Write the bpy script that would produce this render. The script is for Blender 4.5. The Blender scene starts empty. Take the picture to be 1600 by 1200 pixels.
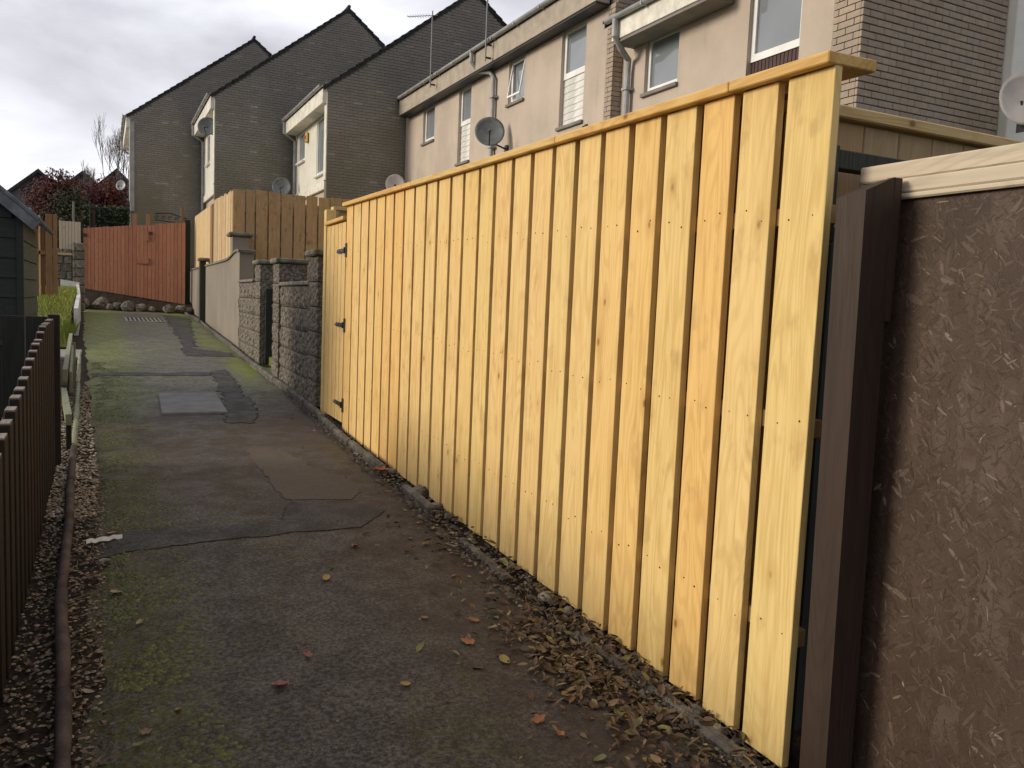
import bpy, math, random
from math import sin, cos, pi, radians, atan2, hypot
from mathutils import Vector, Matrix, noise
random.seed(11)
SC = bpy.context.scene
COL = SC.collection
# ------------------------------------------------------------------ camera
F_PX, PITCH, ROLL, YAW, EYE = 1291.344, 0.0936926, 0.0423380, 0.4608307, 1.2
def cam_axes():
    fw = Vector((sin(YAW), cos(YAW), 0)); rt = Vector((cos(YAW), -sin(YAW), 0)); up = Vector((0, 0, 1))
    f2 = fw*cos(PITCH) - up*sin(PITCH); u2 = up*cos(PITCH) + fw*sin(PITCH)
    return rt*cos(ROLL) + u2*sin(ROLL), u2*cos(ROLL) - rt*sin(ROLL), f2
a_, b_, c_ = cam_axes()
cd = bpy.data.cameras.new('camera'); cam = bpy.data.objects.new('camera', cd); COL.objects.link(cam)
M = Matrix((a_, b_, -c_)).transposed().to_4x4(); M.translation = Vector((0, 0, EYE))
cam.matrix_world = M
cd.sensor_width = 36; cd.lens = F_PX/1600*36; cd.clip_end = 1500; cd.clip_start = 0.05
SC.camera = cam
# ------------------------------------------------------------------ world, sun, exposure
SUN_EL, SUN_AZ = radians(18), Vector((-0.97, 0.24, 0)).normalized()
w = bpy.data.worlds.new('World'); SC.world = w; w.use_nodes = True
nt = w.node_tree; nt.nodes.clear()
def N(nt, t, **k):
    n = nt.nodes.new(t)
    for a, v in k.items():
        if a.startswith('_'): setattr(n, a[1:], v)
    return n
bg = N(nt, 'ShaderNodeBackground'); out = N(nt, 'ShaderNodeOutputWorld')
sky = N(nt, 'ShaderNodeTexSky', _sky_type='NISHITA', _sun_disc=False)
sky.sun_elevation = SUN_EL; sky.sun_rotation = atan2(SUN_AZ.x, SUN_AZ.y); sky.air_density = 1.4; sky.dust_density = 3
tc = N(nt, 'ShaderNodeTexCoord'); mp = N(nt, 'ShaderNodeMapping'); mp.inputs['Scale'].default_value = (1, 1, 2.6)
mp.inputs['Location'].default_value = (0.9, 0.4, 0.6)
nt.links.new(tc.outputs['Generated'], mp.inputs['Vector'])
n1 = N(nt, 'ShaderNodeTexNoise'); n1.inputs['Scale'].default_value = 2.1; n1.inputs['Detail'].default_value = 7; n1.inputs['Roughness'].default_value = .5
n1.inputs['Distortion'].default_value = .35
nt.links.new(mp.outputs[0], n1.inputs['Vector'])
cr = N(nt, 'ShaderNodeValToRGB'); e = cr.color_ramp.elements
e[0].position = .36; e[0].color = (3.8, 3.75, 4.15, 1); e[1].position = .62; e[1].color = (8.2, 8.2, 8.6, 1)
m_ = e.new(.5); m_.color = (6.2, 6.2, 6.7, 1)
nt.links.new(n1.outputs['Fac'], cr.inputs['Fac'])
n2 = N(nt, 'ShaderNodeTexNoise'); n2.inputs['Scale'].default_value = 1.6; n2.inputs['Detail'].default_value = 4
nt.links.new(mp.outputs[0], n2.inputs['Vector'])
mr = N(nt, 'ShaderNodeMapRange'); mr.inputs['From Min'].default_value = .3; mr.inputs['From Max'].default_value = .62
mr.inputs['To Min'].default_value = .8; mr.inputs['To Max'].default_value = 1
nt.links.new(n2.outputs['Fac'], mr.inputs['Value'])
# thinner cloud low over the far end of the path, where the sky is brightest
dp_ = N(nt, 'ShaderNodeVectorMath', _operation='DOT_PRODUCT'); nt.links.new(tc.outputs['Generated'], dp_.inputs[0]); dp_.inputs[1].default_value = (-.12, .96, .20)
gl = N(nt, 'ShaderNodeMapRange', _interpolation_type='SMOOTHSTEP'); gl.inputs['From Min'].default_value = .80; gl.inputs['From Max'].default_value = 1.0
gl.inputs['To Min'].default_value = 0; gl.inputs['To Max'].default_value = .28; nt.links.new(dp_.outputs['Value'], gl.inputs['Value'])
gl2 = N(nt, 'ShaderNodeMapRange'); gl2.inputs['From Min'].default_value = -1; gl2.inputs['From Max'].default_value = .9
gl2.inputs['To Min'].default_value = .68; gl2.inputs['To Max'].default_value = .95; nt.links.new(dp_.outputs['Value'], gl2.inputs['Value'])
gs = N(nt, 'ShaderNodeMath', _operation='ADD'); nt.links.new(gl.outputs[0], gs.inputs[0]); nt.links.new(gl2.outputs[0], gs.inputs[1])
gm = N(nt, 'ShaderNodeVectorMath', _operation='SCALE'); nt.links.new(cr.outputs[0], gm.inputs[0]); nt.links.new(gs.outputs[0], gm.inputs['Scale'])
mx = N(nt, 'ShaderNodeMix', _data_type='RGBA')
nt.links.new(mr.outputs[0], mx.inputs['Factor']); nt.links.new(sky.outputs[0], mx.inputs['A']); nt.links.new(gm.outputs[0], mx.inputs['B'])
nt.links.new(mx.outputs['Result'], bg.inputs['Color']); bg.inputs['Strength'].default_value = 0.126
nt.links.new(bg.outputs[0], out.inputs['Surface'])
sd = bpy.data.lights.new('sun', 'SUN'); sd.energy = 2.45; sd.angle = radians(18); sd.color = (1, .9, .74)
so = bpy.data.objects.new('sun', sd); COL.objects.link(so)
sv = Vector((SUN_AZ.x*cos(SUN_EL), SUN_AZ.y*cos(SUN_EL), sin(SUN_EL)))
so.rotation_euler = sv.to_track_quat('Z', 'Y').to_euler(); so.location = sv*60
vs = SC.view_settings; vs.view_transform = 'Standard'; vs.look = 'None'; vs.exposure = 0.06; vs.gamma = 1; vs.use_curve_mapping = False

# ------------------------------------------------------------------ materials
def newmat(name):
    m = bpy.data.materials.new(name); m.use_nodes = True
    nt = m.node_tree; nt.nodes.clear()
    o = nt.nodes.new('ShaderNodeOutputMaterial'); b = nt.nodes.new('ShaderNodeBsdfPrincipled')
    nt.links.new(b.outputs[0], o.inputs[0]); return m, nt, b
class K:
    """small node helper"""
    def __init__(s, name): s.m, s.nt, s.b = newmat(name)
    def n(s, t): return s.nt.nodes.new(t)
    def put(s, sock, v):
        if v is None: return
        if hasattr(v, 'node'): s.nt.links.new(v, sock)
        else:
            if isinstance(v, (tuple, list)) and len(v) == 3 and sock.type == 'RGBA': v = (*v, 1)
            sock.default_value = v
    def coord(s, kind='Object'): return s.n('ShaderNodeTexCoord').outputs[kind]
    def rnd(s): return s.n('ShaderNodeObjectInfo').outputs['Random']
    def attr(s, name):
        a = s.n('ShaderNodeAttribute'); a.attribute_name = name; return a.outputs['Fac']
    def vmath(s, op, a, b=None):
        x = s.n('ShaderNodeVectorMath'); x.operation = op; s.put(x.inputs[0], a); s.put(x.inputs[1], b); return x.outputs[0]
    def math(s, op, a, b=None, clamp=False):
        x = s.n('ShaderNodeMath'); x.operation = op; x.use_clamp = clamp; s.put(x.inputs[0], a); s.put(x.inputs[1], b); return x.outputs[0]
    def scale(s, v, sc, rot=(0, 0, 0), loc=(0, 0, 0)):
        x = s.n('ShaderNodeMapping'); s.put(x.inputs['Vector'], v); x.inputs['Scale'].default_value = sc
        x.inputs['Rotation'].default_value = rot; x.inputs['Location'].default_value = loc; return x.outputs[0]
    def noise(s, v, sc, det=3, rough=.55, dist=0, col=False):
        x = s.n('ShaderNodeTexNoise'); s.put(x.inputs['Vector'], v); x.inputs['Scale'].default_value = sc
        x.inputs['Detail'].default_value = det; x.inputs['Roughness'].default_value = rough; x.inputs['Distortion'].default_value = dist
        return x.outputs['Color' if col else 'Fac']
    def vor(s, v, sc, feat='F1', out='Distance', rand=1):
        x = s.n('ShaderNodeTexVoronoi'); x.feature = feat; s.put(x.inputs['Vector'], v); x.inputs['Scale'].default_value = sc
        x.inputs['Randomness'].default_value = rand; return x.outputs[out]
    def mr(s, v, a, b, c=0, d=1, smooth=True):
        x = s.n('ShaderNodeMapRange'); s.put(x.inputs['Value'], v)
        if smooth: x.interpolation_type = 'SMOOTHSTEP'
        for q, val in zip(('From Min', 'From Max', 'To Min', 'To Max'), (a, b, c, d)): x.inputs[q].default_value = val
        return x.outputs[0]
    def mix(s, f, a, b, mode='MIX'):
        x = s.n('ShaderNodeMix'); x.data_type = 'RGBA'; x.blend_type = mode
        s.put(x.inputs['Factor'], f); s.put(x.inputs['A'], a); s.put(x.inputs['B'], b); return x.outputs['Result']
    def ramp(s, f, els):
        x = s.n('ShaderNodeValToRGB'); s.put(x.inputs['Fac'], f); e = x.color_ramp.elements
        e[0].position, e[0].color = els[0][0], (*els[0][1], 1); e[1].position, e[1].color = els[-1][0], (*els[-1][1], 1)
        for p, c in els[1:-1]: q = e.new(p); q.color = (*c, 1)
        return x.outputs[0]
    def bump(s, h, st=.3, d=.01, nrm=None):
        x = s.n('ShaderNodeBump'); s.put(x.inputs['Height'], h); x.inputs['Strength'].default_value = st; x.inputs['Distance'].default_value = d
        s.put(x.inputs['Normal'], nrm); return x.outputs[0]
    def done(s, col, rough=.8, nrm=None, metal=0, spec=.35):
        s.put(s.b.inputs['Base Color'], col); s.put(s.b.inputs['Roughness'], rough); s.put(s.b.inputs['Normal'], nrm)
        s.b.inputs['Metallic'].default_value = metal; s.b.inputs['Specular IOR Level'].default_value = spec; return s.m
    def sep(s, v):
        x = s.n('ShaderNodeSeparateXYZ'); s.put(x.inputs[0], v); return x.outputs

def wood(name, light, dark, tints, axis='z', knots=.55, rough=.72, contour=.5, spots=0.0, knotcol=(.16, .07, .02)):
    k = K(name); r = k.rnd(); off = k.vmath('MULTIPLY', k.vmath('ADD', (1, 1, 1), (0, 0, 0)), (1, 1, 1))
    cmb = k.n('ShaderNodeCombineXYZ'); k.put(cmb.inputs[0], k.math('MULTIPLY', r, 37.)); k.put(cmb.inputs[1], k.math('MULTIPLY', r, 91.)); k.put(cmb.inputs[2], k.math('MULTIPLY', r, 53.))
    v = k.vmath('ADD', k.coord(), cmb.outputs[0])
    def st(a, b):  # a across grain, b along
        return {'z': (a, a, b), 'y': (a, b, a), 'x': (b, a, a)}[axis]
    fine = k.noise(k.scale(v, st(1, .03)), 170, 3, .6)
    med = k.noise(k.scale(v, st(1, .07)), 38, 3, .6)
    # growth rings as contour lines of a stretched noise
    f0 = k.noise(k.scale(v, st(1, .13)), 7, 1.5, .45, .25)
    ring = k.mr(k.math('SINE', k.math('MULTIPLY', f0, 125)), -.2, 1.)
    # knots
    kv = k.scale(v, st(1, .62))
    kd = k.vor(kv, 7.5, rand=1)
    kc = k.sep(k.vor(kv, 7.5, out='Color', rand=1))[0]
    kon = k.mr(kc, 1-knots, 1-knots+.04)
    kn = k.math('MULTIPLY', k.mr(kd, .10, .03), kon)
    halo = k.math('MULTIPLY', k.mr(kd, .34, .05), kon)
    col = k.mix(k.math('MULTIPLY', k.math('MULTIPLY', ring, contour), k.mr(k.noise(v, 3.1, 2), .35, .6, .35, 1)), light, dark)
    col = k.mix(k.mr(med, .42, .75, 0, .55), col, dark)
    col = k.mix(k.mr(fine, .5, .8, 0, .5), col, dark)
    col = k.mix(k.math('MULTIPLY', halo, .5), col, dark)
    col = k.mix(k.math('MULTIPLY', kn, .8), col, knotcol)
    if spots:
        sv_ = k.mr(k.noise(k.scale(v, st(1, .6)), 9, 3, .6), .58, .72, 0, spots); col = k.mix(sv_, col, knotcol)
    blot = k.noise(k.scale(v, st(1, .35)), 5, 2); col = k.mix(k.mr(blot, .35, .7, 0, .3), col, tints[-1][1], 'MULTIPLY')
    t = k.ramp(r, tints); col = k.mix(1.0, col, t, 'MULTIPLY')
    h = k.math('ADD', k.math('MULTIPLY', fine, .6), k.math('MULTIPLY', ring, .35)); h = k.math('SUBTRACT', h, k.math('MULTIPLY', kn, .4))
    return k.done(col, k.mr(fine, .3, .7, rough-.08, rough+.1), k.bump(h, .35, .0025), spec=.3)

W_T = [(0, (1, 1, .98)), (.16, (1.0, .90, .76)), (.3, (.96, .98, .88)), (.45, (1, .98, .93)), (.6, (1, .93, .84)), (.72, (.96, .975, .86)), (.86, (1.0, .89, .72)), (1, (1, .99, .92))]
m_board = wood('new_pine', (.80, .58, .262), (.56, .345, .12), W_T, contour=.38, knots=.75, spots=.24, knotcol=(.22, .11, .035))
m_back = wood('new_pine_shaded', (.42, .30, .16), (.28, .18, .09), W_T)  # darker copy of the new pine, shade of the gaps painted in
m_boardy = wood('new_pine_coping', (.70, .46, .20), (.50, .28, .10), [(0, (1, 1, .9)), (.5, (1, .92, .7)), (1, (.96, 1, .88))], 'y')
m_boardx = wood('new_pine_coping_cross', (.66, .47, .24), (.48, .32, .14), [(0, (1, 1, .9)), (1, (.96, 1, .88))], 'x')
m_cross = wood('weathered_pine', (.44, .33, .20), (.33, .23, .13), W_T)
m_far = wood('pale_pine', (.70, .54, .33), (.50, .34, .17), [(0, (1, 1, 1)), (.2, (.84, .78, .68)), (.4, (1, .96, .88)), (.6, (.90, .90, .82)), (.8, (1, .92, .8)), (1, (.8, .76, .7))], knots=.5, spots=.3)
m_brownb = wood('damp_brown_pine', (.56, .38, .20), (.36, .22, .11), [(0, (1, .9, .8)), (.5, (.82, .8, .8)), (1, (1, .95, .8))], knots=.8, spots=.5, knotcol=(.10, .05, .03))
m_red = wood('red_stained_timber', (.40, .17, .098), (.25, .09, .05), [(0, (1, 1, 1)), (.5, (.85, .8, .8)), (1, (1, 1.1, 1.05))], knots=.2)
m_gatew = wood('orange_brown_timber', (.30, .165, .08), (.20, .11, .05), [(0, (1, 1, 1)), (1, (.85, .85, .85))], knots=.2)
m_greyp = wood('bleached_timber', (.62, .54, .42), (.48, .40, .30), [(0, (1, 1, 1)), (1, (.9, .9, .9))], knots=.1)
m_dkfence = wood('dark_brown_stain', (.018, .0125, .010), (.010, .0075, .006), [(0, (1, 1, 1)), (.5, (.8, .75, .75)), (1, (1.2, 1, .95))], knots=.2, knotcol=(.02, .012, .01), rough=.65)
m_topend = wood('weathered_board_end', (.30, .245, .21), (.19, .15, .13), [(0, (1, 1, 1)), (1, (.8, .8, .8))], 'y', knots=0)
m_post = wood('dark_brown_post', (.050, .031, .021), (.030, .019, .013), [(0, (1, 1, 1)), (1, (1, 1, 1))], knots=.5, knotcol=(.2, .09, .03), rough=.6)
m_black = wood('black_stain_and_shade', (.022, .024, .02), (.012, .013, .011), [(0, (1, 1, 1)), (1, (1.2, 1.2, 1.2))], knots=.1, knotcol=(.01, .01, .01))
m_dkgreen = wood('dark_green_timber', (.05, .05, .036), (.03, .031, .022), [(0, (1, 1, 1)), (1, (1, 1, 1))], knots=.1, knotcol=(.02, .02, .02))
m_plank = wood('pale_bare_plank', (.60, .54, .43), (.45, .39, .30), [(0, (1, .97, .95)), (1, (.95, .9, .86))], 'y', knots=.15)
m_rail = wood('lichened_rail', (.30, .30, .20), (.18, .18, .12), [(0, (1, 1, 1)), (1, (.9, .95, .9))], 'y', knots=.1)
m_shed = wood('green_shed_cladding', (.022, .030, .029), (.015, .021, .020), [(0, (1, 1, 1)), (1, (1.15, 1.15, 1.15))], 'x', knots=.1, knotcol=(.02, .03, .03), rough=.6)
m_shedy = wood('green_shed_side', (.06, .075, .05), (.035, .05, .034), [(0, (1, 1, 1)), (1, (1.1, 1.1, 1.1))], 'y', knots=.1, knotcol=(.02, .03, .03), rough=.6)

def plain(name, col, rough=.6, var=.15, sc=8, bump=.15, metal=0, spec=.4, rv=0.0):
    k = K(name); v = k.coord(); a = k.noise(v, sc, 4, .6); f = k.noise(v, sc*14, 3, .6)
    d = tuple(c*(1-var*2) for c in col); l = tuple(min(1, c*(1+var)) for c in col)
    c = k.mix(k.mr(a, .3, .7), d, l); c = k.mix(k.mr(f, .4, .75, 0, .4), c, d)
    if rv: c = k.mix(1., c, k.ramp(k.rnd(), [(0, (1-rv,)*3), (1, (1+rv*.3,)*3)]), 'MULTIPLY')
    return k.done(c, rough, k.bump(f, bump, .004), metal, spec)
m_white = plain('white_upvc', (.85, .85, .83), .35, .05, 3, .03)
m_wpaint = plain('white_painted_board', (.72, .72, .68), .6, .15, 3, .1)
m_gutter = plain('grey_plastic_gutter', (.36, .37, .38), .4, .12, 4, .05)
m_dish = plain('grey_dish', (.17, .18, .18), .45, .15, 6, .05)
m_dishl = plain('pale_dish', (.55, .50, .46), .5, .08, 5, .05)
m_dark = plain('black_iron', (.018, .018, .022), .45, .2, 20, .2)
m_bolt = plain('zinc_bolt', (.6, .6, .6), .3, .1, 20, .1, metal=.8)
m_slate = plain('dark_roof_tile', (.045, .045, .048), .75, .3, 6, .3, rv=.1)
m_felt = plain('blue_grey_roof_felt', (.17, .19, .22), .85, .2, 9, .3)
m_cap = plain('weathered_concrete_cap', (.22, .20, .155), .9, .3, 7, .6, rv=.2)
m_kerb = plain('kerb_concrete', (.15, .132, .11), .9, .3, 9, .8, rv=.25)
m_edge = plain('brown_edging', (.085, .055, .045), .85, .35, 8, .8, rv=.15)
m_slab = plain('grey_concrete_slab', (.19, .185, .185), .88, .12, 5, .4)
m_step = plain('pale_concrete_step', (.30, .29, .26), .9, .15, 6, .4)
m_soffit = plain('soffit_board', (.22, .20, .18), .7, .1, 4, .05)
m_fascia = plain('beige_fascia', (.42, .36, .29), .75, .1, 4, .1)
m_cream = plain('cream_fascia', (.78, .75, .66), .6, .12, 5, .08)
m_browncl = plain('red_brown_cladding', (.075, .034, .032), .6, .15, 6, .1)
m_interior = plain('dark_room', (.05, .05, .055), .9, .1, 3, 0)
m_curtain = plain('white_net_curtain', (.55, .56, .58), .9, .1, 12, .1)
m_red_box = plain('red_plastic', (.55, .05, .06), .5, .1, 6, .05)
m_yel_box = plain('yellow_plastic', (.62, .40, .10), .5, .2, 16, .05)
m_metal_post = plain('grey_metal_post', (.25, .26, .26), .5, .15, 8, .1)
m_bark = plain('bark', (.20, .175, .16), .9, .3, 9, .6)
m_gable_far = plain('far_grey_roughcast', (.14, .135, .13), .95, .12, .6, .2)
m_rust = plain('rusty_nail', (.10, .05, .02), .7, .2, 30, .1)
m_cable = plain('grey_cable', (.1, .1, .1), .5, .1, 6, 0)

def render_wall(name, col, stain=.25):
    k = K(name); v = k.coord(); a = k.noise(v, .9, 5, .6); f = k.noise(v, 90, 3, .7); s = k.noise(k.scale(v, (1, 1, .12)), 5, 4, .6)
    d = tuple(c*.84 for c in col); l = tuple(c*1.05 for c in col)
    c = k.mix(k.mr(a, .3, .7), d, l); c = k.mix(k.mr(s, .52, .75, 0, stain), c, tuple(x*.5 for x in col))
    c = k.mix(k.mr(f, .35, .7, 0, .25), c, d)
    chip = k.mr(k.vor(v, 7, rand=1), .07, .03, 0, .5); c = k.mix(chip, c, tuple(min(1, x*1.5) for x in col))
    return k.done(c, .93, k.bump(f, .6, .004), spec=.2)
m_rendA = render_wall('beige_roughcast', (.54, .455, .38))
m_rendW = render_wall('cream_render', (.72, .70, .62), .1)
m_rendR = render_wall('pale_render', (.88, .87, .81), .05)
m_rendG = render_wall('tan_garden_render', (.27, .235, .19), .5)
m_mortar = render_wall('dark_mortar', (.19, .17, .145), .2)
m_blockmortar = render_wall('grey_mortar', (.10, .09, .08), .2)

def brick(name, cols, use_attr, green=0.0):
    k = K(name); r = k.attr('rnd') if use_attr else k.rnd()
    v = k.coord()
    if not use_attr:
        cmb = k.n('ShaderNodeCombineXYZ'); k.put(cmb.inputs[0], k.math('MULTIPLY', r, 31.)); k.put(cmb.inputs[2], k.math('MULTIPLY', r, 77.)); v = k.vmath('ADD', v, cmb.outputs[0])
    c = k.ramp(r, cols); a = k.noise(v, 18, 4, .65); f = k.noise(v, 130, 3, .7); big = k.noise(v, .55, 3, .6)
    c = k.mix(k.mr(a, .35, .7, 0, .4), c, tuple(x*.62 for x in cols[0][1]))
    c = k.mix(k.mr(f, .5, .75, 0, .3), c, (.24, .22, .2))
    c = k.mix(k.mr(big, .35, .65, 0, .3), c, tuple(x*.6 for x in cols[0][1]))
    if green:
        z = k.sep(k.coord())[2]; g_ = k.math('MULTIPLY', k.mr(z, 6.5, 2.5), k.mr(big, .3, .6)); c = k.mix(k.math('MULTIPLY', g_, green), c, (.20, .185, .12))
    return k.done(c, .92, k.bump(k.math('ADD', f, a), .6, .004), spec=.2)
BR = [(0, (0.406, 0.325, 0.254)), (.3, (0.456, 0.365, 0.289)), (.55, (0.395, 0.330, 0.283)), (.8, (0.497, 0.406, 0.309)), (1, (0.436, 0.339, 0.274))]
BRF = [(0, (0.269, 0.251, 0.224)), (.35, (0.323, 0.296, 0.255)), (.6, (0.287, 0.264, 0.242)), (.95, (0.314, 0.287, 0.242)), (.985, (0.412, 0.385, 0.305)), (1, (0.448, 0.421, 0.332))]
m_brick = brick('buff_grey_brick', BR, False)
m_brickA = brick('buff_grey_brick_joined', BR, True)
m_brickF = brick('dark_grey_brick_joined', BRF, True, .7)
def blockm():
    k = K('split_face_block'); v = k.coord(); r = k.rnd(); c = k.ramp(r, [(0, (.32, .275, .23)), (.5, (.38, .325, .275)), (1, (.33, .295, .24))])
    a = k.noise(v, 30, 5, .75); b = k.noise(v, 9, 4, .6); c = k.mix(k.mr(a, .42, .62, .85, 0), c, (.065, .058, .045)); c = k.mix(k.mr(b, .5, .7, 0, .5), c, (.16, .16, .10))
    return k.done(c, .95, k.bump(a, 1, .03), spec=.15)
m_block = blockm()

def glass_mat():
    k = K('window_glass'); v = k.coord(); n_ = k.noise(v, 1.2, 2)
    return k.done(k.mix(n_, (.17, .19, .21), (.26, .29, .32)), .06, None, 0, 1.0)  # pale grey-blue base colour stands in for sky reflection
m_glass = glass_mat()

def asphalt(name, patch=0):
    k = K(name); v = k.coord(); x, y, z = k.sep(v)
    sp = k.noise(v, 62, 6, .9); agg = k.vor(v, 60); big = k.noise(v, 1.3, 5, .6); md = k.noise(v, 5, 5, .65); hi = k.noise(v, 22, 5, .75)
    if patch: c = k.mix(k.mr(sp, .42, .62), (.012, .011, .011), (.088, .082, .080))
    else: c = k.mix(k.mr(sp, .42, .62), (.016, .014, .012), (.150, .132, .115))
    c = k.mix(k.mr(md, .4, .65, 0, .35), c, (.045, .042, .040))
    stone = k.math('MULTIPLY', k.mr(agg, .26, .14), k.mr(k.sep(k.vor(v, 60, out='Color'))[0], .80, .86))
    c = k.mix(k.math('MULTIPLY', stone, .6), c, (.19, .165, .135))
    # wandering course along the path
    brown = k.math('MULTIPLY', k.mr(x, .7, 1.5), k.mr(md, .30, .58)); brown = k.math('MULTIPLY', brown, k.mr(y, 12, 7))
    b2 = k.math('MULTIPLY', k.math('MULTIPLY', k.mr(y, 4.2, 5.2), k.mr(y, 8.0, 7.3)), k.mr(big, .30, .60)); brown = k.math('MAXIMUM', brown, k.math('MULTIPLY', b2, .9))
    if patch: brown = k.math('MULTIPLY', brown, .35)
    c = k.mix(k.math('MULTIPLY', brown, .8), c, k.mix(hi, (.040, .026, .018), (.105, .072, .050)))
    # moss: left margin, and both margins plus a film over the far half
    left = k.math('MULTIPLY', k.mr(k.math('ADD', x, k.math('ADD', k.math('MULTIPLY', md, .7), k.math('MULTIPLY', hi, .3))), .92, .60), k.mr(hi, .40, .54))
    far = k.mr(y, 7.2, 9.0)
    leftf = k.math('MULTIPLY', k.math('MULTIPLY', k.mr(k.math('ADD', x, k.math('MULTIPLY', md, .9)), .98, .62), k.mr(x, -.3, .1)), k.math('MULTIPLY', far, k.mr(hi, .36, .58)))
    right = k.math('MULTIPLY', k.math('MULTIPLY', k.mr(k.math('ADD', x, k.math('MULTIPLY', md, .5)), 1.60, 1.82), k.mr(y, 8.5, 11)), k.mr(big, .38, .56))
    film = k.math('MULTIPLY', far, k.math('MULTIPLY', k.mr(big, .46, .66, 0, .42), k.mr(hi, .35, .6)))
    nearband = k.math('MULTIPLY', k.mr(k.noise(k.scale(v, (1, .35, 1)), 2.2, 3), .5, .66, 0, .55), k.mr(hi, .4, .6))
    moss = k.math('MAXIMUM', k.math('MAXIMUM', left, leftf), k.math('MAXIMUM', k.math('MAXIMUM', right, film), nearband))
    mossc = k.mix(k.mr(sp, .36, .64), k.mix(far, (.022, .021, .006), (.07, .075, .014)), k.mix(far, (.105, .105, .015), (.26, .31, .025)))
    if patch: moss = k.math('MULTIPLY', moss, .15)
    else: c = k.mix(k.math('MULTIPLY', far, .75), c, k.mix(k.mr(hi, .35, .65), (.070, .066, .052), (.190, .178, .145)))
    c = k.mix(k.math('MULTIPLY', moss, .85), c, mossc)
    h = k.math('ADD', k.math('MULTIPLY', sp, 1.2), k.math('MULTIPLY', hi, 1.0)); h = k.math('ADD', h, k.math('MULTIPLY', stone, .5))
    return k.done(c, k.mr(md, .35, .65, .62, .9), k.bump(h, .75, .006), spec=.35)
m_asph = asphalt('old_asphalt'); m_patch = asphalt('asphalt_patch', 1)
def tanp():
    k = K('worn_tan_asphalt'); v = k.coord(); f = k.noise(v, 190, 3, .75); a = k.noise(v, 6, 4, .65)
    c = k.mix(k.mr(f, .35, .7), (.050, .044, .038), (.18, .158, .135)); c = k.mix(k.mr(a, .4, .65, 0, .7), c, (.125, .095, .072))
    return k.done(c, .9, k.bump(f, .7, .005), spec=.2)
m_tan = tanp()
def soil():
    k = K('damp_soil'); v = k.coord(); f = k.noise(v, 60, 5, .75); a = k.noise(v, 7, 4, .65)
    c = k.mix(k.mr(f, .3, .7), (.016, .011, .008), (.070, .050, .036)); c = k.mix(k.mr(a, .45, .7, 0, .6), c, (.030, .030, .012))
    return k.done(c, .95, k.bump(f, 1, .02), spec=.15)
m_soil = soil()
def grassm():
    k = K('grass_blades'); r = k.attr('rnd'); c = k.ramp(r, [(0, (.14, .18, .03)), (.5, (.27, .31, .06)), (.8, (.38, .40, .09)), (1, (.40, .34, .15))])
    return k.done(c, .8, spec=.2)
m_grass = grassm()
def turf():
    k = K('turf_base'); v = k.coord(); return k.done(k.mix(k.noise(v, 4, 5), (.08, .10, .025), (.20, .23, .06)), .95)
m_turf = turf()
def leafm(name, els):
    k = K(name); r = k.attr('rnd'); v = k.coord(); c = k.ramp(r, els); c = k.mix(k.mr(k.noise(v, 60, 3), .45, .7, 0, .35), c, (.06, .035, .02))
    return k.done(c, .6, k.bump(k.noise(v, 90, 2), .3, .002), spec=.4)
m_litter = leafm('dead_leaf_litter', [(0, (.040, .024, .014)), (.3, (.090, .052, .028)), (.6, (.14, .085, .042)), (.84, (.21, .14, .065)), (.93, (.27, .22, .075)), (.97, (.18, .18, .06)), (1, (.27, .11, .045))])
m_pebble = leafm('gravel_pebbles', [(0, (.16, .12, .08)), (.3, (.36, .28, .18)), (.7, (.50, .41, .28)), (1, (.62, .56, .46))])
m_peb_d = leafm('dark_grit', [(0, (.03, .025, .02)), (.5, (.07, .055, .045)), (.9, (.13, .11, .09)), (1, (.22, .2, .17))])
def leafcol(name, c1, c2):
    k = K(name); v = k.coord(); r = k.rnd(); c = k.mix(k.noise(v, 45, 3, .7), c1, c2); c = k.mix(k.mr(k.vor(v, 110), .12, .05, 0, .7), c, (.04, .02, .01))
    return k.done(c, .55, k.bump(k.noise(v, 120, 2), .4, .002), spec=.45)
LC = dict(red=leafcol('red_leaf', (.17, .05, .04), (.30, .11, .085)), orange=leafcol('orange_leaf', (.26, .095, .04), (.36, .15, .06)),
          yellow=leafcol('yellow_leaf', (.33, .27, .08), (.26, .18, .05)), green=leafcol('green_leaf', (.13, .14, .045), (.20, .20, .07)),
          brown=leafcol('brown_leaf', (.13, .075, .04), (.20, .12, .06)), pale=leafcol('pale_leaf', (.36, .30, .19), (.26, .19, .10)))
m_moss = leafm('moss_cushions', [(0, (.026, .027, .006)), (.5, (.070, .074, .013)), (1, (.13, .14, .022))])
def stonem():
    k = K('rough_stone'); r = k.rnd(); v = k.coord(); c = k.ramp(r, [(0, (.20, .175, .14)), (.5, (.34, .30, .24)), (1, (.17, .155, .14))])
    c = k.mix(k.mr(k.noise(v, 14, 5, .7), .35, .7), c, (.07, .065, .045)); return k.done(c, .9, k.bump(k.noise(v, 30, 5, .7), .9, .01), spec=.2)
m_stone = stonem()
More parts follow.
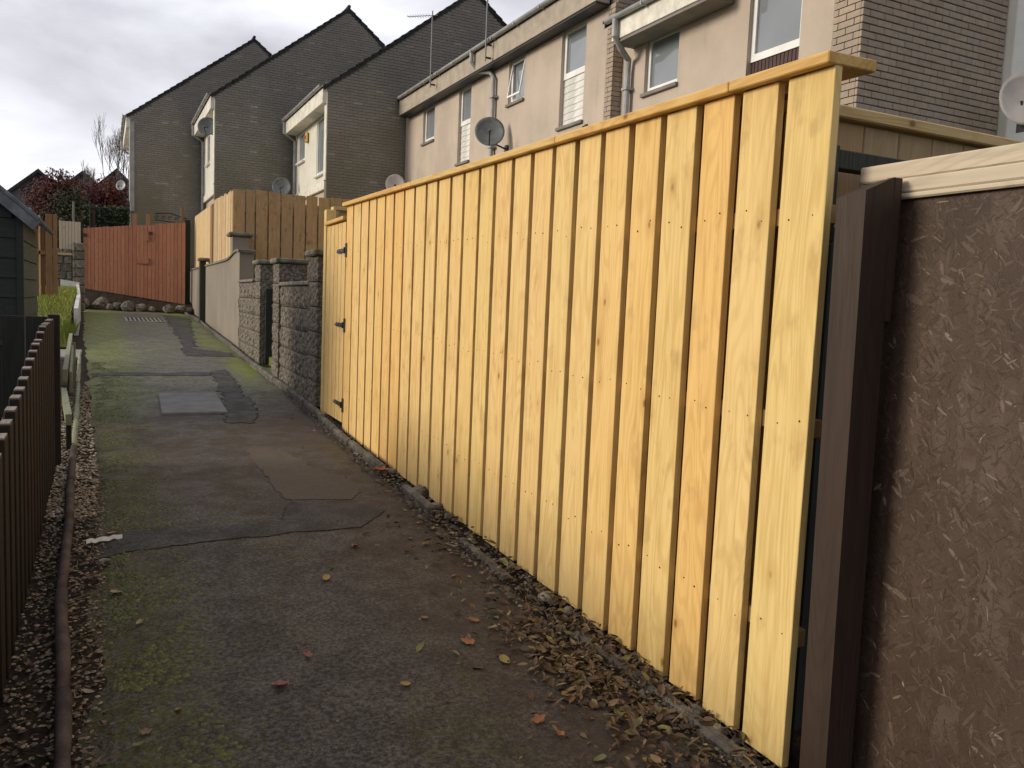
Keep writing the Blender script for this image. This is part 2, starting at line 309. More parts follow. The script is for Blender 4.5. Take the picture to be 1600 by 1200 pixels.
def osb():
    k = K('brown_painted_strand_board'); v = k.coord()
    layers = []
    for i, (ang, sc, st) in enumerate(((.5, 24, .13), (-.5, 30, .15), (1.25, 22, .12), (-1.2, 34, .16), (.1, 38, .16))):
        vv = k.scale(v, (1, 1, st), (ang, 0, 0), (i*3.1, i*1.7, i*.9)); vv = k.scale(v, (1, 1, 1), (ang, 0, 0), (0, i*1.3, i*2.2)) if False else vv
        layers.append((vv, sc))
    hs = None; cell = None
    for i, (vv, sc) in enumerate(layers):
        x = k.n('ShaderNodeTexVoronoi'); x.feature = 'F1'; k.put(x.inputs['Vector'], vv); x.inputs['Scale'].default_value = sc
        hh = k.sep(x.outputs['Color'])[0]
        hs = hh if hs is None else k.math('MAXIMUM', hs, hh)
    n0 = k.noise(v, 3, 4, .6); f = k.noise(v, 260, 3, .8); c = k.mix(k.mr(n0, .3, .7), (.050, .028, .0175), (.074, .045, .029))
    edge = k.mr(hs, .80, .995)
    c = k.mix(k.mr(k.math('MULTIPLY', edge, k.mr(k.noise(v, 8, 3), .35, .6)), .2, 1, 0, .28), c, (.17, .125, .095))
    spk = k.math('MULTIPLY', k.mr(k.noise(k.scale(v, (1, 1, .5), (.6, 0, 0)), 120, 4, .8), .66, .74), k.mr(k.noise(v, 11, 4, .7), .5, .62))
    c = k.mix(k.math('MULTIPLY', spk, .8), c, (.30, .25, .20))
    c = k.mix(k.mr(k.noise(v, 5.1, 3), .60, .78, 0, .5), c, (.12, .065, .045))
    h = k.math('ADD', hs, k.math('MULTIPLY', f, .35))
    return k.done(c, .62, k.bump(h, .7, .006), spec=.4)
m_osb = osb()
m_strand = leafm('painted_wood_strands', [(0, (.041, .022, .014)), (.35, (.060, .035, .023)), (.7, (.076, .047, .031)), (.93, (.100, .065, .045)), (.99, (.16, .12, .09)), (1, (.25, .20, .155))])
def bush(name, els):
    k = K(name); return k.done(k.ramp(k.attr('rnd'), els), .75, spec=.2)
m_bushr = bush('red_brown_foliage', [(0, (.05, .018, .018)), (.5, (.10, .032, .03)), (.85, (.15, .055, .045)), (1, (.16, .10, .05))])
m_bushg = bush('dull_green_foliage', [(0, (.022, .026, .014)), (.6, (.05, .055, .028)), (1, (.09, .085, .045))])
m_hedge = bush('clipped_green_hedge', [(0, (.03, .045, .028)), (.6, (.055, .075, .045)), (1, (.08, .10, .06))])

# ------------------------------------------------------------------ geometry helpers
WL = {}
class MB:
    def __init__(s): s.v = []; s.f = []; s.r = []; s.cur = 0.0; s.sm = []
    def add(s, vs, fs):
        n = len(s.v); s.v += [tuple(p) for p in vs]; s.f += [tuple(i+n for i in f) for f in fs]; s.r += [s.cur]*len(fs)
    def box(s, x0, x1, y0, y1, z0, z1):
        s.add([(x0, y0, z0), (x1, y0, z0), (x1, y1, z0), (x0, y1, z0), (x0, y0, z1), (x1, y0, z1), (x1, y1, z1), (x0, y1, z1)],
              [(0, 3, 2, 1), (4, 5, 6, 7), (0, 1, 5, 4), (1, 2, 6, 5), (2, 3, 7, 6), (3, 0, 4, 7)])
        return s
    def frame(s, o, ax, ay, az, dx, dy, dz, c=0.0):
        """box with centre o along axes ax, ay, az; chamfer c"""
        o = Vector(o); ax, ay, az = Vector(ax).normalized(), Vector(ay).normalized(), Vector(az).normalized()
        hx, hy, hz = dx/2, dy/2, dz/2
        if c <= 0:
            P = [o+ax*a*hx+ay*b*hy+az*d*hz for d in (-1, 1) for (a, b) in ((-1, -1), (1, -1), (1, 1), (-1, 1))]
            s.add(P, [(0, 3, 2, 1), (4, 5, 6, 7), (0, 1, 5, 4), (1, 2, 6, 5), (2, 3, 7, 6), (3, 0, 4, 7)]); return s
        V = []; idx = {}
        for sx in (-1, 1):
            for sy in (-1, 1):
                for sz in (-1, 1):
                    for k, (a, b, d) in enumerate(((hx, hy-c, hz-c), (hx-c, hy, hz-c), (hx-c, hy-c, hz))):
                        idx[(sx, sy, sz, k)] = len(V); V.append(o+ax*sx*a+ay*sy*b+az*sz*d)
        Fs = []
        def q(l, nrm):
            pts = [V[i] for i in l]; nn = (pts[1]-pts[0]).cross(pts[2]-pts[1])
            Fs.append(tuple(l) if nn.dot(nrm) > 0 else tuple(reversed(l)))
        for sg in (-1, 1):
            q([idx[(sg, a, b, 0)] for a, b in ((-1, -1), (1, -1), (1, 1), (-1, 1))], ax*sg)
            q([idx[(a, sg, b, 1)] for a, b in ((-1, -1), (1, -1), (1, 1), (-1, 1))], ay*sg)
            q([idx[(a, b, sg, 2)] for a, b in ((-1, -1), (1, -1), (1, 1), (-1, 1))], az*sg)
        for a in (-1, 1):
            for b in (-1, 1):
                q([idx[(a, b, -1, 0)], idx[(a, b, 1, 0)], idx[(a, b, 1, 1)], idx[(a, b, -1, 1)]], ax*a+ay*b)
                q([idx[(a, -1, b, 0)], idx[(a, 1, b, 0)], idx[(a, 1, b, 2)], idx[(a, -1, b, 2)]], ax*a+az*b)
                q([idx[(-1, a, b, 1)], idx[(1, a, b, 1)], idx[(1, a, b, 2)], idx[(-1, a, b, 2)]], ay*a+az*b)
                for d in (-1, 1): q([idx[(a, b, d, 0)], idx[(a, b, d, 1)], idx[(a, b, d, 2)]], ax*a+ay*b+az*d)
        s.add(V, Fs); return s
    def cbox(s, x0, x1, y0, y1, z0, z1, c=.003):
        return s.frame(((x0+x1)/2, (y0+y1)/2, (z0+z1)/2), (1, 0, 0), (0, 1, 0), (0, 0, 1), x1-x0, y1-y0, z1-z0, c)
    def tube(s, pts, rad, n=8, caps=True):
        pts = [Vector(p) for p in pts]; rad = rad if isinstance(rad, (list, tuple)) else [rad]*len(pts)
        rings = []
        for i, p in enumerate(pts):
            d = (pts[min(i+1, len(pts)-1)]-pts[max(i-1, 0)]).normalized()
            u = d.cross(Vector((0, 0, 1))) if abs(d.z) < .95 else d.cross(Vector((1, 0, 0))); u.normalize(); v = d.cross(u)
            rings.append([p+(u*cos(2*pi*j/n)+v*sin(2*pi*j/n))*rad[i] for j in range(n)])
        V = [q for r in rings for q in r]; Fs = []
        for i in range(len(pts)-1):
            for j in range(n): Fs.append((i*n+j, i*n+(j+1) % n, (i+1)*n+(j+1) % n, (i+1)*n+j))
        if caps: Fs.append(tuple(reversed(range(n)))); Fs.append(tuple((len(pts)-1)*n+j for j in range(n)))
        s.add(V, Fs); return s
    def prism(s, poly, z0, z1, axis='z'):
        n = len(poly)
        def P(a, b, c): return {'z': (a, b, c), 'y': (a, c, b), 'x': (c, a, b)}[axis]
        V = [P(a, b, z0) for a, b in poly]+[P(a, b, z1) for a, b in poly]
        s.add(V, [tuple(reversed(range(n))), tuple(range(n, 2*n))]+[(i, (i+1) % n, n+(i+1) % n, n+i) for i in range(n)]); return s
    def build(s, name, mat, parent=None, org=None, kind=None, smooth=False, label=None, link=True):
        if org is None: org = WL[parent.name] if parent else Vector((0, 0, 0))
        org = Vector(org)
        me = bpy.data.meshes.new(name); me.from_pydata([tuple(Vector(p)-org) for p in s.v], [], s.f)
        if any(s.r):
            at = me.attributes.new('rnd', 'FLOAT', 'FACE'); at.data.foreach_set('value', s.r)
        me.materials.append(mat)
        if smooth: me.polygons.foreach_set('use_smooth', [True]*len(me.polygons))
        me.update(); return put(name, me, parent, org, kind, label)
def put(name, me, parent=None, org=(0, 0, 0), kind=None, label=None):
    o = bpy.data.objects.new(name, me); COL.objects.link(o); org = Vector(org)
    WL[o.name] = org
    if parent: o.parent = parent; o.location = org-WL[parent.name]
    else: o.location = org
    if kind: o['kind'] = kind
    if label: o['label'] = label
    return o
def thing(name, label, cat, loc=(0, 0, 0), group=None):
    o = bpy.data.objects.new(name, None); COL.objects.link(o); o.empty_display_size = .1; o.location = loc; WL[o.name] = Vector(loc)
    o['label'] = label; o['category'] = cat
    if group: o['group'] = group
    return o
def tag(o, label, cat, group=None):
    o['label'] = label; o['category'] = cat
    if group: o['group'] = group
    return o
def holder(name, loc=(0, 0, 0)):
    o = bpy.data.objects.new(name, None); COL.objects.link(o); o.location = loc; WL[o.name] = Vector(loc); o['kind'] = 'structure'; return o
def rn(a, b): return random.uniform(a, b)
def g(y): return 0.0268*(y-2)-0.02 if y < 30 else 0.7304+(y-30)*.03
def fx(y): return 1.637+0.0284*(y-1.562)       # line of the new fence and garden walls
U = Vector((0.0284, 1, 0)).normalized(); NX = Vector((1, -0.0284, 0)).normalized(); UZ = Vector((0, 0, 1))

# ------------------------------------------------------------------ ground
def hz(x, y):
    if y < 28: z = g(y)-.07
    elif y < 60: z = g(28)-.07+(y-28)*.085
    else: z = g(28)-.07+32*.085+(y-60)*.004
    return z
mb = MB(); xs = [-300, -120, -60, -30, -15, -8, -4, -2, -1, -.5, -.3, 0, .5, 1, 1.5, 1.8, 2.5, 4, 7, 12, 20, 40, 90, 300]
ys = [-150, -50, -15, -5, 0, 1, 2, 3, 4, 6, 8, 12, 16, 20, 24, 28, 31, 35, 40, 48, 60, 90, 150, 300, 500]
V = [(x, y, hz(x, y)) for y in ys for x in xs]; nx = len(xs)
mb.add(V, [(j*nx+i, j*nx+i+1, (j+1)*nx+i+1, (j+1)*nx+i) for j in range(len(ys)-1) for i in range(nx-1)])
mb.build('ground', m_soil, kind='structure')

def kx(y):   # kerb line
    pts = [(-2, 1.52), (1.2, 1.55), (1.8, 1.60), (2.7, 1.575), (3.6, 1.60), (4.6, 1.64), (5.5, 1.655), (7.3, 1.74), (8.7, 1.80), (11.4, 1.82), (14, 1.92), (18, 2.0), (22, 2.12), (26, 2.05), (28, 1.8), (32, 1.2)]
    for (a, b), (c, d) in zip(pts, pts[1:]):
        if y <= c: t = max(0, (y-a)/(c-a)); return b+(d-b)*t
    return pts[-1][1]
def px_(y):  # left edge of the path
    pts = [(-2, -.02), (2.4, -.03), (5.6, -.05), (8, -.12), (12.5, -.21), (17, -.33), (22, -.42), (27, -.55), (32, -.6)]
    for (a, b), (c, d) in zip(pts, pts[1:]):
        if y <= c: t = max(0, (y-a)/(c-a)); return b+(d-b)*t
    return pts[-1][1]
def pathz(x, y):
    z = g(y)+noise.noise(Vector((x*2.3, y*2.3, 0)))*.008+noise.noise(Vector((x*9, y*9, 3)))*.0025
    e_ = min(x-px_(y), kx(y)-x)
    if e_ < .12: z -= (.12-e_)*.12
    return z
mb = MB(); ys = []; y = -1.0
while y < 31.5: ys.append(y); y += .025 if 1.2 < y < 5 else (.06 if y < 10 and y > 1 else .25)
NXX = 56; V = []
for y in ys:
    a, b = px_(y)-.03-.03*noise.noise(Vector((0, y*3, 5))), kx(y)-.02-.05*abs(noise.noise(Vector((9, y*3, 5))))
    for i in range(NXX): x = a+(b-a)*i/(NXX-1); V.append((x, y, pathz(x, y)))
mb.add(V, [(j*NXX+i, j*NXX+i+1, (j+1)*NXX+i+1, (j+1)*NXX+i) for j in range(len(ys)-1) for i in range(NXX-1)])
path = mb.build('path', m_asph, kind='structure', smooth=True)

def sheet(name, poly, mat, dz, step=.05, rag=.02):
    """draped patch: grid cells whose centre is in the polygon, border snapped ragged"""
    def inside(x, y):
        c = False
        for (x1, y1), (x2, y2) in zip(poly, poly[1:]+poly[:1]):
            if (y1 > y) != (y2 > y) and x < (x2-x1)*(y-y1)/(y2-y1)+x1: c = not c
        return c
    x0 = min(p[0] for p in poly); x1 = max(p[0] for p in poly); y0 = min(p[1] for p in poly); y1 = max(p[1] for p in poly)
    mb = MB(); ids = {}; V = []; Fs = []
    def vid(i, j):
        if (i, j) not in ids:
            x = x0+i*step; y = y0+j*step; q = Vector((x*25, y*25, 1))
            x += noise.noise(q)*step*.6; y += noise.noise(q+Vector((5, 5, 5)))*step*.6
            ids[(i, j)] = len(V); V.append((x, y, pathz(x, y)+dz))
        return ids[(i, j)]
    for i in range(int((x1-x0)/step)+1):
        for j in range(int((y1-y0)/step)+1):
            x = x0+(i+.5)*step; y = y0+(j+.5)*step; wob = noise.noise(Vector((x*5, y*5, 2)))*rag*1.6+noise.noise(Vector((x*17, y*17, 2)))*rag*.7
            if inside(x+wob, y+wob): Fs.append((vid(i, j), vid(i+1, j), vid(i+1, j+1), vid(i, j+1)))
    # thin skirt so that the patch has an edge
    edges = {}
    for f in Fs:
        for a, b in zip(f, f[1:]+f[:1]): edges[(a, b)] = 1
    n0 = len(V); low = {}
    for (a, b) in list(edges):
        if (b, a) not in edges:
            for q in (a, b):
                if q not in low: low[q] = len(V); V.append((V[q][0], V[q][1], V[q][2]-.02))
            Fs.append((b, a, low[a], low[b]))
    mb.add(V, Fs); return mb.build(name, mat, kind='structure', smooth=False)
sheet('asphalt_patch', [(-0.04, 3.95), (0.37, 4.02), (0.84, 4.07), (1.17, 4.04), (1.38, 4.3), (1.28, 4.59), (0.95, 4.65), (0.82, 4.27), (0.1, 4.28), (-0.04, 4.25)], m_patch, .005, .012, .014)
sheet('asphalt_patch', [(0.91, 6.18), (1.09, 6.21), (1.33, 5.25), (1.39, 4.76), (1.29, 4.62), (0.92, 4.67), (0.92, 5.35)], m_tan, .004, .014, .03)
sheet('asphalt_patch', [(1.45, 24.17), (2.0, 22.83), (1.59, 17.7), (1.32, 14.15), (1.79, 13.46), (1.71, 12.86), (1.08, 12.97), (1.22, 15.34), (1.33, 19.51)], m_patch, .005, .045, .06)
sheet('asphalt_patch', [(1.22, 11.03), (1.41, 11.17), (1.34, 9.23), (1.24, 7.56), (1.13, 7.17), (0.91, 7.27), (1.07, 8.77)], m_patch, .006, .022, .04)
sheet('asphalt_patch', [(-0.12, 10.79), (1.2, 10.89), (1.17, 10.55), (-0.12, 10.48)], m_patch, .005, .03, .03)

mb = MB()
mb.frame((.74, 8.30, g(8.3)+.0), (1, 0, 0), (0.03, 1, .0268), (0, -.0268, 1), .55, 1.22, .05, .008)
tag(mb.build('concrete_slab', m_slab, org=(.74, 8.3, g(8.3))), 'smooth grey concrete slab let into the mossy path', 'slab')
gr = thing('drain_cover', 'small studded drain cover far up the mossy path', 'drain cover', (.87, 21.5, g(21.5)))
mb = MB(); mb.frame((.87, 21.5, g(21.5)+.004), (1, 0, 0), (0, 1, .0268), (0, -.0268, 1), .85, 1.5, .03, .005); mb.build('cover_plate', m_step, gr)
mb = MB()
for i in range(9):
    for j in range(8): mb.box(.50+i*.09, .54+i*.09, 20.85+j*.18, 20.93+j*.18, g(21.5)+.012+(j-4)*.0048, g(21.5)+.035+(j-4)*.0048)
o = mb.build('stud', m_kerb, gr); o['kind'] = 'stuff'

# path-side litter, grit and gravel -------------------------------------------
def pebble(mb, p, s):
    a = rn(0, 6.28); ca, sa = cos(a), sin(a); sx, sy, sz = s*rn(.7, 1.2), s*rn(.6, 1), s*rn(.35, .7)
    P = [(1, 0, 0), (.3, .9, .1), (-.7, .6, 0), (-.9, -.3, .1), (0, -1, 0), (.7, -.6, .1)]
    V = [(p[0]+(x*ca*sx-y*sa*sy), p[1]+(x*sa*sx+y*ca*sy), p[2]+z*sz) for x, y, z in P]+[(p[0]+rn(-.3, .3)*sx, p[1]+rn(-.3, .3)*sy, p[2]+sz), (p[0], p[1], p[2]-sz*.6)]
    mb.add(V, [(i, (i+1) % 6, 6) for i in range(6)]+[((i+1) % 6, i, 7) for i in range(6)])
def leaf(mb, p, s, curl=.5, tilt=.4):
    a = rn(0, 6.28); n = Vector((rn(-tilt, tilt), rn(-tilt, tilt), 1)).normalized(); u = Vector((cos(a), sin(a), 0)); u = (u-n*u.dot(n)).normalized(); v = n.cross(u)
    w_ = rn(.3, .5); pr = [(-1, 0, 0), (-.45, w_, .3), (.25, w_*.9, .35), (1, 0, .1), (.25, -w_*.9, .35), (-.45, -w_, .3), (0, 0, 0)]
    c = curl*rn(.2, 1.2)
    V = [Vector(p)+(u*x+v*y+n*z*c)*s for x, y, z in pr]
    mb.add(V, [(0, 6, 1), (1, 6, 2), (2, 6, 3), (3, 6, 4), (4, 6, 5), (5, 6, 0)])
def wgt(y0, y1, pw=1.6): return y0+(y1-y0)*random.random()**pw
mb = MB()   # soil verge between kerb and fence
V = []; Fs = []; ny = 0; yy = -1.0
while yy < 30:
    a, b = kx(yy)-.03, fx(yy)+.35
    for i in range(9):
        x = a+(b-a)*i/8; V.append((x, yy, g(yy)-.012+abs(noise.noise(Vector((x*11, yy*11, 7))))*.035+(.012 if i > 2 else -.01)))
    ny += 1; yy += .04 if yy < 8 else .2
mb.add(V, [(j*9+i, j*9+i+1, (j+1)*9+i+1, (j+1)*9+i) for j in range(ny-1) for i in range(8)])
mb.build('soil_verge', m_soil, kind='structure')
mb = MB()   # grit and small stones along the fence foot
for i in range(3800):
    y = wgt(1.0, 9, 1.3); x = rn(kx(y)-.10, fx(y)+.03); mb.cur = random.random()+.001; pebble(mb, (x, y, g(y)+.012), rn(.003, .012) if random.random() < .9 else rn(.012, .022))
for i in range(13000):
    y = wgt(1.2, 7.5, 1.6); x = rn(px_(y)+.05, kx(y)); mb.cur = random.random()**1.5*.96+.001; pebble(mb, (x, y, pathz(x, y)-.001), rn(.0015, .0042))
SM = [(.81, 4.03), (.84, 3.38), (.88, 3.0), (.94, 2.62), (1.0, 2.3), (1.05, 2.04), (1.1, 1.6)]
for i in range(3000):   # gritty seam running down the path
    q = random.random()*(len(SM)-1); j = int(q); t = q-j; x = SM[j][0]*(1-t)+SM[j+1][0]*t+random.gauss(0, .016); y = SM[j][1]*(1-t)+SM[j+1][1]*t
    mb.cur = rn(.3, .97); pebble(mb, (x, y, pathz(x, y)-.001), rn(.0015, .0048))
mb.build('grit', m_peb_d, kind='stuff')
mb = MB()   # leaf litter, thickest by the near right kerb
for i in range(1900):
    if i < 1150: y = random.gauss(2.25, .28); x = kx(y)-.13+random.gauss(0, .105)
    elif i < 1400: y = random.gauss(1.65, .2); x = kx(y)-.12+random.gauss(0, .13)
    else: y = 1.2+3*random.random(); x = kx(y)+.1-abs(random.gauss(0, .22))
    if x > fx(y)-.01: continue
    mb.cur = random.random()+.001
    leaf(mb, (x, y, (pathz(x, y) if x < kx(y)-.03 else g(y)+.02)+rn(.002, .026)), rn(.006, .027), .7, .6)
for i in range(700):
    y = wgt(3.2, 9, 1.2); x = kx(y)+.03-abs(random.gauss(0, .09)); mb.cur = random.random()+.001
    leaf(mb, (x, y, g(y)+rn(.004, .018)), rn(.006, .018))
for i in range(420):
    y = wgt(1.4, 9, 1.5); x = rn(px_(y), kx(y)); mb.cur = random.random()*.9+.001; leaf(mb, (x, y, pathz(x, y)+.003), rn(.004, .011))
for i in range(1900):
    y = wgt(1.8, 6.2, 1.1); x = rn(-.30, .02); mb.cur = random.random()**1.6*.85+.001; leaf(mb, (x, y, g(y)+rn(-.01, .012)), rn(.005, .016))
mb.build('leaf_litter', m_litter, kind='stuff')
mb = MB()   # straw and twigs by the fence foot
for i in range(150):
    y = wgt(1.5, 3.0, .8); x = kx(y)+rn(-.12, .12); a = rn(0, 6.28); L = rn(.03, .09); z = g(y)+.02
    mb.cur = rn(.6, .93); mb.tube([(x, y, z), (x+cos(a)*L*.5, y+sin(a)*L*.5, z+rn(.005, .03)), (x+cos(a)*L, y+sin(a)*L, z+rn(-.005, .02))], rn(.0008, .0016), 3, False)
for i in range(60):
    y = rn(2.2, 4.2); x = rn(-.14, .0); a = rn(0, 6.28); L = rn(.03, .10); z = g(y)+.01
    mb.cur = rn(.5, .9); mb.tube([(x, y, z), (x+cos(a)*L, y+sin(a)*L, z+rn(0, .03))], rn(.0008, .0018), 3, False)
mb.build('dry_grass_stems', m_litter, kind='stuff')
mb = MB()   # pale gravel bed left of the path
for i in range(5200):
    y = wgt(4.6, 9.6, 1.0); lo = -.27 if y < 5.8 else -.75
    x = rn(lo, px_(y)+.015); mb.cur = min(1, max(.001, random.random()*(1 if 5.4 < y < 8 else .45))); pebble(mb, (x, y, g(y)+rn(-.012, .012)), rn(.007, .015))
for i in range(1200):
    y = wgt(2.0, 5, .8); x = rn(-.27, .0); mb.cur = rn(.001, .3); pebble(mb, (x, y, g(y)+rn(-.015, .004)), rn(.004, .011))
mb.build('gravel', m_pebble, kind='stuff')
mb = MB()
yy = [1.0+i*.1 for i in range(300)]; V = []
for y in yy: V += [(-2.5, y, g(y)-.02), (-.6, y, g(y)-.014), (px_(y)+.05, y, g(y)-.014)]
mb.add(V, [(j*3+i, j*3+i+1, j*3+i+4, j*3+i+3) for j in range(len(yy)-1) for i in range(2)]); mb.build('earth_strip', m_soil, kind='structure')

mb = MB(); random.seed(19)   # moss cushions on the left margin
for i in range(9500):
    y = wgt(1.6, 12, 1.3); x = px_(y)+.05+abs(random.gauss(.09, .13)); 
    if noise.noise(Vector((x*5, y*3, 4))) < -.12 or x > .5: continue
    s_ = rn(.004, .013); mb.cur = random.random()*.99+.01; z = pathz(x, y); a = rn(0, 6.28)
    mb.add([(x+cos(a+q*1.257)*s_, y+sin(a+q*1.257)*s_, z) for q in range(5)]+[(x, y, z+s_*.5)], [(q, (q+1) % 5, 5) for q in range(5)])
mb.build('moss', m_moss, kind='stuff')
# kerb along the fence foot ------------------------------------------------------
kt = holder('kerb'); y = 1.0; random.seed(5)
gaps = [(1.3, 1.7), (2.55, 3.1), (3.85, 4.45), (4.95, 5.12)]
ymark = 1.0
while ymark < 27.5:
    L = rn(.42, .62) if ymark < 7 else .9; y2 = ymark+L
    if any(a < (ymark+y2)/2 < b for a, b in gaps): ymark = y2; continue
    x1, x2 = kx(ymark+.01), kx(y2-.01); d = Vector((x2-x1, L, .0268*L)); c = Vector(((x1+x2)/2+rn(-.008, .008), (ymark+y2)/2, g((ymark+y2)/2)+(rn(-.034, -.022) if ymark < 3.6 else rn(.0, .012))))
    mb = MB(); mb.frame(c, d.cross(UZ), d, d.cross(UZ).cross(d), .05, L-.012, .09, .012)
    mb.build('kerb_stone', m_kerb, kt, org=c); ymark = y2
# round-topped edging along the left margin
et = thing('path_edging', 'brown round-topped edging running along the left side of the path', 'edging', (-.16, 4, g(4)))
ep = [(1.2, -.065), (1.9, -.085), (2.64, -.11), (3.5, -.15), (4.48, -.155), (5.3, -.175), (6.3, -.185), (7.4, -.20), (8.2, -.215), (9.6, -.24), (11.3, -.27), (12.4, -.29)]
for i, ((ya, xa), (yb, xb)) in enumerate(zip(ep, ep[1:])):
    n_ = 6; r_ = .021; zz = .022
    pts = []; rr = []
    for j in range(n_+1):
        t = j/n_; pts.append((xa+(xb-xa)*t+rn(-.002, .002), ya+.008+(yb-ya-.016)*t, g(ya+(yb-ya)*t)+zz+rn(-.003, .003))); rr.append(r_*(rn(.86, 1.12)))
    MB().tube(pts, rr, 12).build('edging_section', m_edge if i < 6 else m_rail, et, org=((xa+xb)/2, (ya+yb)/2, g((ya+yb)/2)), smooth=True)

# loose stones ------------------------------------------------------------------
def rock(name, loc, s, label, group, flat=.7, seed=0):
    mb = MB(); P = []; n_, m2 = 10, 6; random.seed(900+seed); off = Vector((seed*3.3, 1, 2))
    for i in range(m2+1):
        th = pi*i/m2
        for j in range(n_):
            a = 2*pi*j/n_; d = Vector((sin(th)*cos(a), sin(th)*sin(a), cos(th))); r = 1+.35*noise.noise(d*1.3+off)+.16*noise.noise(d*3.5+off)
            P.append(Vector(loc)+Vector((d.x*s, d.y*s*1.15, d.z*s*flat))*r)
    mb.add(P, [(i*n_+j, (i+1)*n_+j, (i+1)*n_+(j+1) % n_, i*n_+(j+1) % n_) for i in range(m2) for j in range(n_)])
    return tag(mb.build(name, m_stone, org=loc), label, 'stone', group)
FS = [(1.69, 4.58, .055, 'largest pale angular stone wedged between kerb and fence foot'), (1.71, 4.28, .036, 'rounded grey stone just nearer than the largest pale stone'),
      (1.72, 4.08, .028, 'small round grey stone behind the broken kerb, third from the pale one'), (1.62, 2.86, .035, 'dark flat stone at the fence foot above the leaf heap'),
      (1.655, 2.72, .026, 'small pinkish stone touching the fence boards above the leaf heap'), (1.73, 1.90, .028, 'grey cobble nearest the last fence board bottom'),
      (1.66, 1.80, .022, 'small cobble by the frame bottom right of the soil verge'), (1.74, 5.16, .03, 'half buried stone by the dead fern leaf'),
      (1.70, 3.35, .02, 'small chip of stone under the middle of the fence'), (1.63, 2.05, .024, 'buried stone among dry stems near the bottom edge')]
for i, (x, y, s, lb) in enumerate(FS): rock('loose_stone', (min(x, fx(y)-.03), y, g(y)+s*.45), s, lb, 'stones along the fence foot', seed=i)
rock('loose_stone', (.0, 3.86, g(3.86)+.008), .024, 'flat white stone lying on the path left margin', 'stones on the path', .4, 21)
random.seed(42)
RB = [(-.52, 27.6, .26, 'pale boulder at the left end of the red fence foot'), (-.05, 27.4, .30, 'broad pale boulder second from the left under the red fence'), (.32, 27.2, .2, 'mossy stone third from the left under the red fence'),
      (.62, 27.0, .24, 'dark mossy boulder under the middle of the red fence'), (.95, 26.8, .20, 'small upright stone right of the dark mossy boulder'), (1.22, 26.7, .13, 'small stone alone under the red fence middle'),
      (1.65, 26.4, .20, 'pale split stone under the right part of the red fence'), (1.98, 26.2, .22, 'rubble stone by the end of the tan garden wall'), (2.18, 26.0, .16, 'lowest rubble stone touching the tan wall end'), (.15, 26.7, .15, 'low stone at the path edge before the red fence')]
for i, (x, y, s, lb) in enumerate(RB): yb = 25.28+max(0, (1.6-x)/2.5)-(.12 if i % 3 == 0 else 0); rock('boulder', (x, yb, g(yb)+s*.4+.02), s*.8, lb, 'boulders along the foot of the red fence', .8, 40+i)
# raised bank under the red fence
mb = MB(); V = []
for i in range(25):
    x = -.9+i*.14
    for j, (yo, zo) in enumerate(((25.35, .02), (25.55, .16), (25.85, .30), (27.5, .45), (31, .6))):
        left = max(0, (1.6-x)/2.5); V.append((x, yo+left*1.0, g(yo)+zo*(.75+.9*left)+noise.noise(Vector((x*4, yo*3, 1)))*.05))
mb.add(V, [(i*5+j, (i+1)*5+j, (i+1)*5+j+1, i*5+j+1) for i in range(24) for j in range(4)]); mb.build('earth_bank', m_soil, kind='structure')

# ------------------------------------------------------------------ the new fence
FB = [(1257.8, 1.584)]
LEFT = [536, 547, 559, 571, 582.5, 596, 609.5, 625, 641, 658.75, 676, 696, 716, 740, 763.75, 791, 820, 852.8, 888, 927.3, 970.9, 1018.7, 1073.6, 1131.2, 1198.7]
YE = [6.753, 6.51, 6.261, 6.03, 5.821, 5.592, 5.379, 5.151, 4.932, 4.708, 4.506, 4.29, 4.092, 3.872, 3.674, 3.467, 3.266, 3.061, 2.863, 2.665, 2.468, 2.278, 2.084, 1.906, 1.724]
fence = thing('timber_fence', 'new yellow pine board fence with flat coping along the path', 'fence', (fx(4), 4, g(4)))
def ftop(y): return 1.828+.0232*(y-1.56)
def fbot(y): return .0+.0232*(y-1.56)-.012
BT = .025
def board(parent, ya, yb, zb, zt, mat, xo=0.0, th=BT, name='board', c=.0015, lean=0):
    """vertical board in the fence line, ya > yb (far, near)"""
    w_ = ya-yb; yc = (ya+yb)/2; o = Vector((fx(yc)+xo+th/2, yc, (zb+zt)/2))
    mb = MB(); mb.frame(o, NX, U, UZ+U*lean, th, w_, zt-zb, c); return mb.build(name, mat, parent, org=o)
spans = []
for i, ya in enumerate(YE):
    nxt = YE[i+1] if i+1 < len(YE) else 1.562
    gap = .027 if i < len(YE)-1 else 0
    # width grows slightly with the pitch
    yb = nxt+.038 if i < len(YE)-1 else nxt
    spans.append((ya, yb))
    board(fence, ya, yb, fbot((ya+yb)/2)+rn(-.004, .004), ftop((ya+yb)/2)+.003, m_board, lean=rn(-.0012, .0012), xo=rn(-.001, .001))
# rails and rear boards
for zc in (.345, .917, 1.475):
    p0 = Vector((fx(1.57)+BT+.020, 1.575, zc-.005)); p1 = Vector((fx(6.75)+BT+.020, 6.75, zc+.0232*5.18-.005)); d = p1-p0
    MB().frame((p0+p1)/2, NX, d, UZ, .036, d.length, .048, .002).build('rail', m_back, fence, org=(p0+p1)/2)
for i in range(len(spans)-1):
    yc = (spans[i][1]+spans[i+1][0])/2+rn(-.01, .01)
    board(fence, yc+.128, yc-.040, fbot(yc)+.01, ftop(yc)-.01, m_back, xo=BT+.042, th=.019, name='rear_board', c=0)
